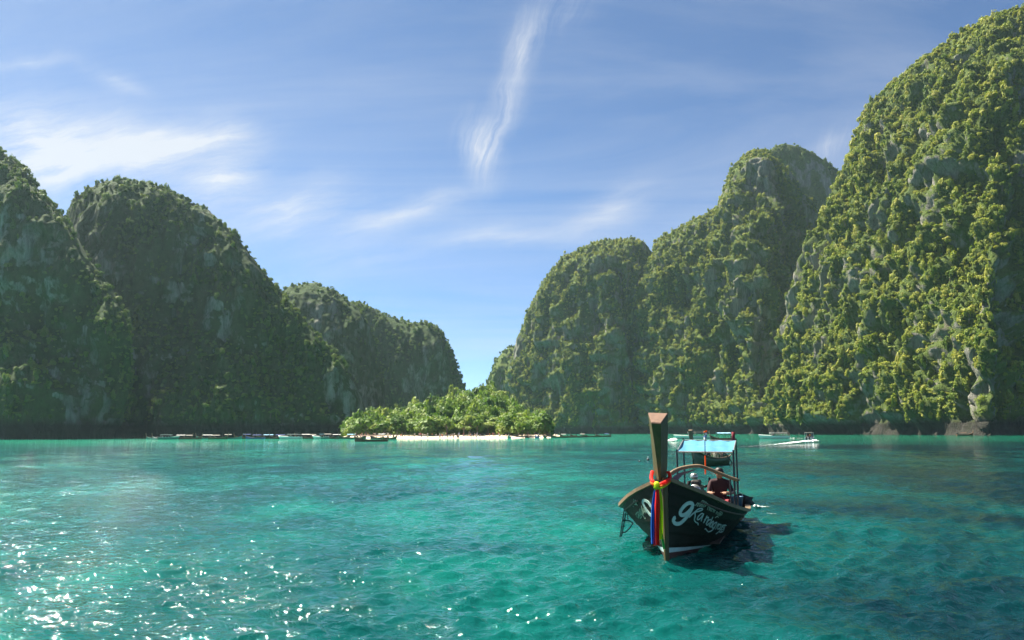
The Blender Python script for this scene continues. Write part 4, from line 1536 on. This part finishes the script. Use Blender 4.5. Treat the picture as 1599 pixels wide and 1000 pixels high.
# the boatman sits by the engine
bj = dict(pelvis=(0, 0, .10, .15), waist=(-.03, 0, .27, .15), chest=(-.09, 0, .50, (.19, .15)), neck=(-.12, 0, .68, .062), chin=(-.165, 0, .745, .074), head=(-.14, 0, .835, .098), crown=(-.12, 0, .905, .082))
bb = [('pelvis', 'waist', 1), ('waist', 'chest', 1), ('chest', 'neck', 1), ('neck', 'chin', 0), ('chin', 'head', 0), ('head', 'crown', 3)]
for s, k in ((1, 'l'), (-1, 'r')):
    bj['sh' + k] = (-.10, s * .20, .60, .075)
    bj['el' + k] = (-.22, s * .27, .34, .055)
    bj['wr' + k] = (-.42, s * .16 + .10, .36, .036)
    bj['pa' + k] = (-.49, s * .15 + .11, .365, .040)
    bj['hi' + k] = (-.06, s * .11, .09, .115)
    bj['kn' + k] = (-.46, s * .15, .14, .078)
    bj['an' + k] = (-.44, s * .14, -.26, .048)
    bj['to' + k] = (-.60, s * .15, -.31, .042)
    bb += [('chest', 'sh' + k, 1), ('sh' + k, 'el' + k, 1), ('el' + k, 'wr' + k, 0), ('wr' + k, 'pa' + k, 0), ('pelvis', 'hi' + k, 2), ('hi' + k, 'kn' + k, 2), ('kn' + k, 'an' + k, 0), ('an' + k, 'to' + k, 0)]
    for q in range(5):
        L_ = (.055, .082, .092, .085, .065)[q]
        fy = s * (.15 + (-.045, -.026, -.008, .012, .030)[q]) + .11
        if q == 0:
            bj[f'f{k}0a'] = (-.485, fy - s * .02, .37, .014)
            bj[f'f{k}0b'] = (-.52, fy - s * .035, .385, .011)
            bb += [('pa' + k, f'f{k}0a', 0), (f'f{k}0a', f'f{k}0b', 0)]
        else:
            bj[f'f{k}{q}a'] = (-.525, fy, .375, .011)
            bj[f'f{k}{q}b'] = (-.525 - L_ * .45, fy, .365, .010)
            bj[f'f{k}{q}c'] = (-.525 - L_ * .55, fy, .335, .009)
            bb += [('pa' + k, f'f{k}{q}a', 0), (f'f{k}{q}a', f'f{k}{q}b', 0), (f'f{k}{q}b', f'f{k}{q}c', 0)]
hd = blocal(1121, 741, 5.35)
bo = link('person', figure('person', bj, bb, [M['skin'], M['shirt_dark'], M['shorts_red'], M['hair']], 2))
bo.location = BM @ (hd + Vector((.13, 0, -.84)))
bo.rotation_euler = (0, 0, math.pi / 2 - PSI + .25)
bo.scale = (1.06, 1.12, 1.06)
tag(bo, 'person in dark shirt and red shorts sitting by the longtail engine', 'person')
e = MB()
e.ball((-.115, 0, .865), .112, 14, 10, 0, (1.0, .95, .92))
e.v = [q if q[0] > -.19 or q[2] > .87 else (-.19, q[1] * .9, max(q[2], .86)) for q in e.v]
e.build('hair', M['hair'], bo, True)
e = MB()
for s in (1, -1):
    e.ball((-.232, s * .034, .842), .013, 8, 6)
e.build('eye', M['black'], bo, True)
e = MB()
e.ball((-.245, 0, .812), .018, 8, 6, 0, (1.2, .8, 1.3))
for s in (1, -1):
    e.ball((-.14, s * .098, .825), .026, 8, 6, 0, (.8, .4, 1.2))
e.build('nose_and_ear', M['skin'], bo, True)
e = MB()
sz_ = BMI @ bo.location
e.box((sz_.x + .05, sz_.y, sz_.z / 2 - .02), (.5, .6, sz_.z - .02), bev=.03)
e.build('stern_box', M['deck'], boat)

# ------------------------------------------------------------------ the other boats
def small_longtail(name, label, group, L, hull_m, roof_m, loc, rz, people=(), prow_m='teak', roof_len=.42, roof_z=1.75, fine=True):
    """hull with sheer and tall prow, roof on posts, engine with its long shaft; x forward"""
    t = thing(name, label, 'longtail boat', loc, rz, group)
    st = np.linspace(0, 1, 15)
    hb = .95 * np.sin(np.clip(st * 1.0 + .20, 0, 1.2) / 1.2 * math.pi) ** .75 * (1 - .9 * np.clip((st - .62) / .38, 0, 1) ** 2)
    zg = .52 + .18 * (1 - st) ** 2 + .95 * np.clip((st - .5) / .5, 0, 1) ** 2.2
    rows_ = []
    for s, b, z in zip(st, hb, zg):
        x = (s - .5) * L
        b = max(b, .05)
        rows_.append([(x, b, z), (x, b * .93, z * .6), (x, b * .72, 0), (x, b * .3, -.25), (x, -b * .3, -.25), (x, -b * .72, 0), (x, -b * .93, z * .6), (x, -b, z), (x, -b + .06, z), (x, -b * .8, z * .45), (x, b * .8, z * .45), (x, b - .06, z)])
    h = MB()
    h.grid(rows_, 0, True)
    h.add(rows_[0], [tuple(range(8))])
    h.build('hull', M[hull_m], t, True)
    for sd_ in (0, 7):
        h = MB()
        h.tube([r[sd_] for r in rows_], .05, 6)
        h.build('gunwale', M['teak'], t)
    h = MB()
    xb, zb = L / 2, zg[-1]
    ringz = lambda k, w_: [(xb + .05 + .45 * k, -w_, zb - .9 + 2.1 * k), (xb + .05 + .45 * k, w_, zb - .9 + 2.1 * k), (xb - .15 + .45 * k, w_ * 1.2, zb - .85 + 2.1 * k), (xb - .15 + .45 * k, -w_ * 1.2, zb - .85 + 2.1 * k)]
    pr_ = [ringz(k, .05 + .07 * k) for k in (0, .33, .66, 1)]
    h.grid(pr_, 0, True)
    h.add(pr_[-1], [(0, 1, 2, 3)])
    h.build('prow', M[prow_m], t)
    h = MB()
    h.tube([(xb + .12, .14 * math.cos(a), zb + .05 + .14 * math.sin(a)) for a in np.linspace(0, 6.28, 10)], .05, 6)
    h.build('sash', M['ribbon_red'], t)
    if roof_m:
        rl = L * roof_len
        x0 = -L * .30
        for yy_, xx_ in ((-.8, x0), (.8, x0), (-.8, x0 + rl), (.8, x0 + rl)):
            h = MB()
            h.tube([(xx_, yy_ * .95, .5), (xx_, yy_, roof_z)], .03, 6)
            h.build('post', M['steel'], t)
        h = MB()
        for th in (0, -.035):
            h.grid([[(x0 - .25 + (rl + .5) * i / 8, y_, roof_z + .18 * (1 - (y_ / .95) ** 2) + th + .02 * math.sin(i * 2)) for y_ in np.linspace(-.95, .95, 7)] for i in range(9)])
        h.build('canopy', M[roof_m], t, True)
    h = MB()
    h.box((-L * .44, 0, 1.0), (.7, .36, .5), bev=.05)
    h.tube([(-L * .44 - .3, 0, .95), (-L * .44 - 2.6, 0, .15)], .03, 6)
    h.build('engine', M['black'], t)
    return t


def speedboat(label, group, L, loc, rz, roof_m='white_paint', hull_m='white_paint', cabin=True, roof_z=2.1):
    """planing hull with raked bow, foredeck, windscreen, hard top and outboards; x forward"""
    t = thing('speedboat', label, 'speedboat', loc, rz, group)
    st = np.linspace(0, 1, 15)
    W_ = L * .15
    hb = W_ * (1 - np.clip((st - .45) / .55, 0, 1) ** 2.4)
    zg = .85 + .42 * st ** 2
    rows_ = []
    for s, b, z in zip(st, hb, zg):
        x = (s - .5) * L
        b = max(b, .03)
        k = np.clip((s - .6) / .4, 0, 1)
        dx = 0
        rows_.append([(x, b, z), (x - .25 * k, b * .94, z * .55), (x - .7 * k, b * (.82 - .5 * k), .0), (x - 1.1 * k, 0, -.35 + .2 * k), (x - .7 * k, -b * (.82 - .5 * k), .0), (x - .25 * k, -b * .94, z * .55), (x, -b, z)])
    h = MB()
    h.grid(rows_)
    h.add(rows_[0], [tuple(range(7))])
    h.build('hull', M[hull_m], t, True)
    for sd_ in (0, 6):
        h = MB()
        h.tube([r[sd_] for r in rows_], .05, 6)
        h.build('rub_rail', M['grey_paint'], t)
    h = MB()
    dk = []
    for s, b, z in zip(st, hb, zg):
        if s < .45:
            dk.append([((s - .5) * L, y_ * b * .97, .42) for y_ in (-1, -.4, .4, 1)])
        else:
            dk.append([((s - .5) * L, y_ * max(b, .03) * .97, z + .16 * (1 - y_ * y_) * min(1, (s - .45) * 5)) for y_ in (-1, -.4, .4, 1)])
    h.grid(dk)
    h.build('deck', M[hull_m], t, True)
    xw = -.5 * L + .50 * L
    h = MB()
    wr_ = W_ * .86
    h.grid([[(xw + .55 * math.cos(a) + .35 - (.75 * k), wr_ * math.sin(a) * (1 - .1 * k), 1.0 + .75 * k) for a in np.linspace(-1.5, 1.5, 9)] for k in (0, .5, 1)])
    h.grid([[(xw + .55 * math.cos(a) + .32 - (.75 * k), wr_ * math.sin(a) * (1 - .1 * k), 1.0 + .75 * k) for a in np.linspace(1.5, -1.5, 9)] for k in (0, .5, 1)])
    h.build('windscreen', M['glass'], t, True)
    x0, x1 = -.40 * L, .10 * L
    h = MB()
    h.box(((x0 + x1) / 2, 0, roof_z), (x1 - x0 + .3, W_ * 1.85, .09), bev=.03)
    h.build('roof', M[roof_m], t)
    for xx_ in (x0, x1 - .2):
        for yy_ in (-1, 1):
            h = MB()
            h.tube([(xx_, yy_ * W_ * .9, .85), (xx_ + .08, yy_ * W_ * .85, roof_z)], .035, 6)
            h.build('roof_post', M['bright_steel'], t)
    for xx_ in (-.3 * L, -.16 * L, -.02 * L):
        h = MB()
        h.box((xx_, 0, .65), (.55, W_ * 1.5, .35), bev=.05)
        h.box((xx_ - .25, 0, .98), (.12, W_ * 1.5, .45), bev=.04)
        h.build('bench', M['grey_paint'], t)
    for yy_ in (-.35, .35):
        h = MB()
        h.box((-.5 * L - .25, yy_, .95), (.5, .36, .55), taper=.8, bev=.06)
        h.box((-.5 * L - .2, yy_, .35), (.2, .14, .8), bev=.02)
        h.build('outboard', M['black'], t)
    return t


# in the middle distance and on the right
G_ = sea_at
t2 = small_longtail('longtail_boat', 'maroon and green longtail boat with pale wooden prow seen under the blue canopy', None, 7.5, 'hull_moss', None, G_(1108, 727), math.radians(-122), prow_m='teak')
for k, (dx, dy, of, po) in enumerate(((-1.2, .25, 'white', 0), (-.7, -.3, 'dark', 0), (-1.9, -.1, 'blue', 0), (-2.4, .3, 'dark', 0))):
    p_ = t2.matrix_basis @ Vector((dx, dy, .14))
    o_ = link('person', PERSON[po, of])
    o_.location = p_
    o_.rotation_euler = (0, 0, 1.9 + k)
    o_.scale = (1, 1, .82)
    tag(o_, 'person ' + wordy[of] + (' standing amidships' if k in (0, 1) else ' standing aft') + ' in the longtail boat behind the blue canopy', 'person')
speedboat('white hard topped speedboat under way between the prow and the flag', None, 13.0, G_(1080, 685), math.radians(170), 'canvas', roof_z=2.35)
small_longtail('longtail_boat', 'small boat with pale blue roof just beyond the right end of the canopy', None, 7.0, 'hull_brown', 'canvas_blue', G_(1128, 688), math.radians(186), roof_len=.5, roof_z=2.05)
s_cab = speedboat('white cabin cruiser with dark side window below the tallest cliff', None, 10.5, G_(1208, 685), math.radians(176), 'white_paint', roof_z=1.95)
s_mot = speedboat('white motorboat heading away in front of its curling wake', None, 6.4, G_(1265, 690), math.radians(62), 'canvas', roof_z=2.2)
for k, of in enumerate(('dark', 'orange')):
    o_ = link('person', PERSON[0, of])
    o_.location = s_mot.matrix_basis @ Vector((-1.0 - .9 * k, .3 - .6 * k, .45))
    o_.scale = (.95, .95, .9)
    tag(o_, 'person ' + wordy[of] + ' standing in the motorboat with the curling wake', 'person')
small_longtail('longtail_boat', 'low brown boat lying against the dark foot of the right cliff', None, 9.0, 'hull_brown', 'hull_brown', on_sea(1506, 392), math.radians(8), roof_len=.35, roof_z=1.3)

# off the beach
small_longtail('longtail_boat', 'brown roofed longtail boat moored alone in front of the left beach', None, 9.5, 'hull_brown', 'hull_brown', G_(580, 690), math.radians(184), roof_len=.62, roof_z=1.7)
small_longtail('longtail_boat', 'small dark open boat right of the brown roofed longtail', None, 5.5, 'hull_moss', None, G_(608, 686.5), math.radians(20))
for px, dd, rz, hm_, lab in ((795, -2, 95, 'hull_teal', 'teal longtail boat nosed onto the sand, left of the beached boats'), (823, -2, 80, 'hull_maroon', 'maroon longtail boat nosed onto the sand between teal and blue hulls'),
                             (838, -3, 100, 'hull_blue', 'blue longtail boat nosed onto the sand among the beached boats'), (851, -2, 88, 'hull_moss', 'mossy green longtail boat nosed onto the sand, rightmost of the roofless hulls')):
    small_longtail('longtail_boat', lab, 'longtail boats nosed onto the sand', 6.5, hm_, None, on_sea(px, shore(px) + dd - 2, .05), math.radians(rz))
for px, rm, hm_, lab in ((874, 'canvas', 'hull_moss', 'cream roofed longtail boat beside the right end of the sand'), (888, None, 'hull_brown', 'brown open longtail boat beside the right end of the sand'), (904, 'canvas', 'hull_maroon', 'cream roofed maroon longtail boat under the grey green cliff block'),
                         (922, None, 'hull_moss', 'green open longtail boat under the grey green cliff block'), (942, 'canvas_navy', 'hull_brown', 'navy roofed longtail boat furthest along the grey green cliff block')):
    small_longtail('longtail_boat', lab, 'longtail boats at the right end of the beach', 8.0, hm_, rm, on_sea(px, shore(px) - 12), math.radians(178 + (px * 7) % 9), roof_len=.2, roof_z=1.5)

# the long row moored under the shaded dome
row = [(238, 352, 'L', 'hull_teal', None, 'small teal open boat at the left end of the moored row', 6), (247, 346, 'L', 'grey_paint', None, 'small grey open boat second from the left in the moored row', 6),
       (265, 340, 'S', 'hull_teal', 'white_paint', 'teal hulled speedboat with white top at the left of the moored row', 8.5),
       (286, 346, 'L', 'hull_maroon', 'roof_white', 'maroon longtail boat with white roof beside the teal speedboat', 8), (301, 344, 'L', 'hull_brown', 'canvas', 'brown longtail boat with cream roof in the left half of the row', 8),
       (322, 350, 'L', 'hull_teal', 'roof_white', 'teal longtail boat with white roof in the left half of the row', 9), (341, 345, 'L', 'hull_moss', 'canvas', 'green longtail boat with cream roof in the left half of the row', 8.5),
       (362, 350, 'L', 'hull_teal', 'canvas', 'teal longtail boat with cream roof in the middle of the row', 9), (382, 355, 'L', 'hull_moss', 'canvas_navy', 'green longtail boat with navy roof in the middle of the row', 9),
       (399, 352, 'L', 'hull_blue', 'canvas_navy', 'blue longtail boat with navy roof in the middle of the row', 9), (417, 356, 'L', 'hull_moss', 'canvas_blue', 'green longtail boat with pale blue roof in the middle of the row', 9),
       (436, 354, 'L', 'hull_maroon', 'canvas_navy', 'maroon longtail boat with navy roof left of the big white launch', 8.5), (454, 350, 'S', 'white_paint', 'white_paint', 'big all white launch in the moored row', 11),
       (475, 352, 'L', 'hull_moss', 'roof_white', 'green longtail boat with white roof right of the big white launch', 8.5), (490, 347, 'L', 'hull_brown', 'canvas', 'brown longtail boat with cream roof near the left beach end', 8.5),
       (503, 343, 'S', 'white_paint', 'canvas_blue', 'white speedboat with pale blue top near the left beach end', 8.5), (517, 340, 'L', 'hull_teal', 'canvas', 'teal longtail boat with cream roof near the left beach end', 8.5),
       (530, 338, 'L', 'hull_brown', 'roof_white', 'brown longtail boat with white roof near the left beach end', 8.5), (545, 335, 'L', 'hull_moss', 'canvas_blue', 'green longtail boat with pale blue roof off the left beach end', 8.5),
       (558, 332, 'L', 'hull_moss', None, 'green open longtail boat off the left beach end', 7.5), (593, 322, 'L', 'hull_maroon', 'roof_white', 'maroon longtail boat with white roof behind the brown roofed one', 8.0)]
rr2 = random.Random(5)
for px, D, kd, hm_, rm, lab, L in row:
    rz = math.radians(rr2.choice((4, 176, 182, 8, 170)) + rr2.uniform(-8, 8))
    if kd == 'L':
        small_longtail('longtail_boat', lab, 'boats moored in a row under the shaded dome', L, hm_, rm, on_sea(px, D), rz, roof_len=.28 + .16 * rr2.random(), roof_z=1.6 + .4 * rr2.random())
    else:
        speedboat(lab, 'boats moored in a row under the shaded dome', L, on_sea(px, D), rz, rm, hm_, roof_z=2.0)

# ------------------------------------------------------------------ wakes, foam and buoys
fm, ft, fo = new_mat('wake_foam')
fp = ft.node('ShaderNodeNewGeometry').outputs['Position']
fa = ft.math('ADD', ft.math('MULTIPLY', ft.noise(fp, 1.4, 6, .7), .7), ft.math('MULTIPLY', ft.noise(fp, 6.0, 4, .7), .3))
fatt = ft.node('ShaderNodeAttribute', attribute_name='thick')
fal = ft.rng(ft.math('ADD', fa, fatt.outputs['Fac']), .86, 1.02)
fd_ = ft.node('ShaderNodeBsdfPrincipled', i_Base_Color=(.78, .82, .80, 1), i_Roughness=.8)
ftp = ft.node('ShaderNodeBsdfTransparent')
fx_ = ft.node('ShaderNodeMixShader', i_0=fal)
ft.l.new(ftp.outputs[0], fx_.inputs[1])
ft.l.new(fd_.outputs[0], fx_.inputs[2])
ft.l.new(fx_.outputs[0], fo.inputs[0])


def wake(label, pts, w0, w1, h0=.25, t0=.62, t1=.30, n=90, m=13):
    """foam carried on the water along a path: highest and densest at its start"""
    P_ = resample([tuple(p) for p in pts], n)
    V, T_ = [], []
    for i in range(n):
        k = i / (n - 1)
        d = P_[min(i + 1, n - 1)] - P_[max(i - 1, 0)]
        d /= np.linalg.norm(d)
        nrm = np.array([-d[1], d[0], 0])
        for j in range(m):
            u = j / (m - 1) * 2 - 1
            hgt = .05 + h0 * (1 - k) ** 2 * (1 - u * u) * pr.uniform(.4, 1.2)
            V.append(P_[i] + nrm * u * (w0 + (w1 - w0) * k) + (0, 0, hgt))
            T_.append((t0 + (t1 - t0) * k) * (1 - abs(u) ** 3) - (.5 if abs(u) > .98 else 0))
    me = np_mesh('wake', np.array(V), grid_quads(n, m), fm)
    a_ = me.attributes.new('thick', 'FLOAT', 'POINT')
    a_.data.foreach_set('value', np.array(T_, np.float32))
    o = link('wake', me)
    return tag(o, label, 'wake', kind='stuff')


wake('white foam wake curling left behind the motorboat', [G_(1275, 690.5), G_(1262, 691), G_(1240, 692.5), G_(1215, 695), G_(1185, 697), G_(1150, 699.5), G_(1120, 702)], 1.0, 3.0, .5, .52, .26)
wake('thin white wake behind the cabin cruiser', [G_(1232, 685.6), G_(1250, 685.5), G_(1275, 685.2), G_(1310, 685.0)], 1.0, 2.2, .3, .42, .22)
wake('white bow foam left of the hard topped speedboat', [G_(1052, 688), G_(1046, 689.5), G_(1036, 690.5), G_(1015, 691), G_(985, 691)], 1.6, 2.6, .6, .55, .22)
wake('small patch of foam on the water right of the longtail stern', [G_(1180, 795.5), G_(1187, 794.5), G_(1194, 794), G_(1200, 793)], .16, .22, .10, .6, .4, 30, 9)
wake('broken foam trailing right of the longtail stern', [G_(1165, 806), G_(1190, 806), G_(1225, 804), G_(1260, 803)], .25, .5, .06, .34, .24, 60, 11)
for px, py, r_, lab in ((1012, 719, .16, 'dark round mooring buoy left of the wooden prow'), (998.5, 722, .09, 'tiny dark float beside the mooring buoy')):
    b = thing('buoy', lab, 'buoy', G_(px, py))
    e = MB()
    e.ball((0, 0, .04), r_, 14, 9, 0, (1, 1, .9))
    e.build('float', M['buoy'], b, True)
    e = MB()
    e.tube([(0, 0, r_ * .8), (0, 0, r_ * 1.7)], r_ * .18, 7)
    e.ball((0, 0, r_ * 1.8), r_ * .3, 8, 6)
    e.build('ring_top', M['white_paint'], b, True)
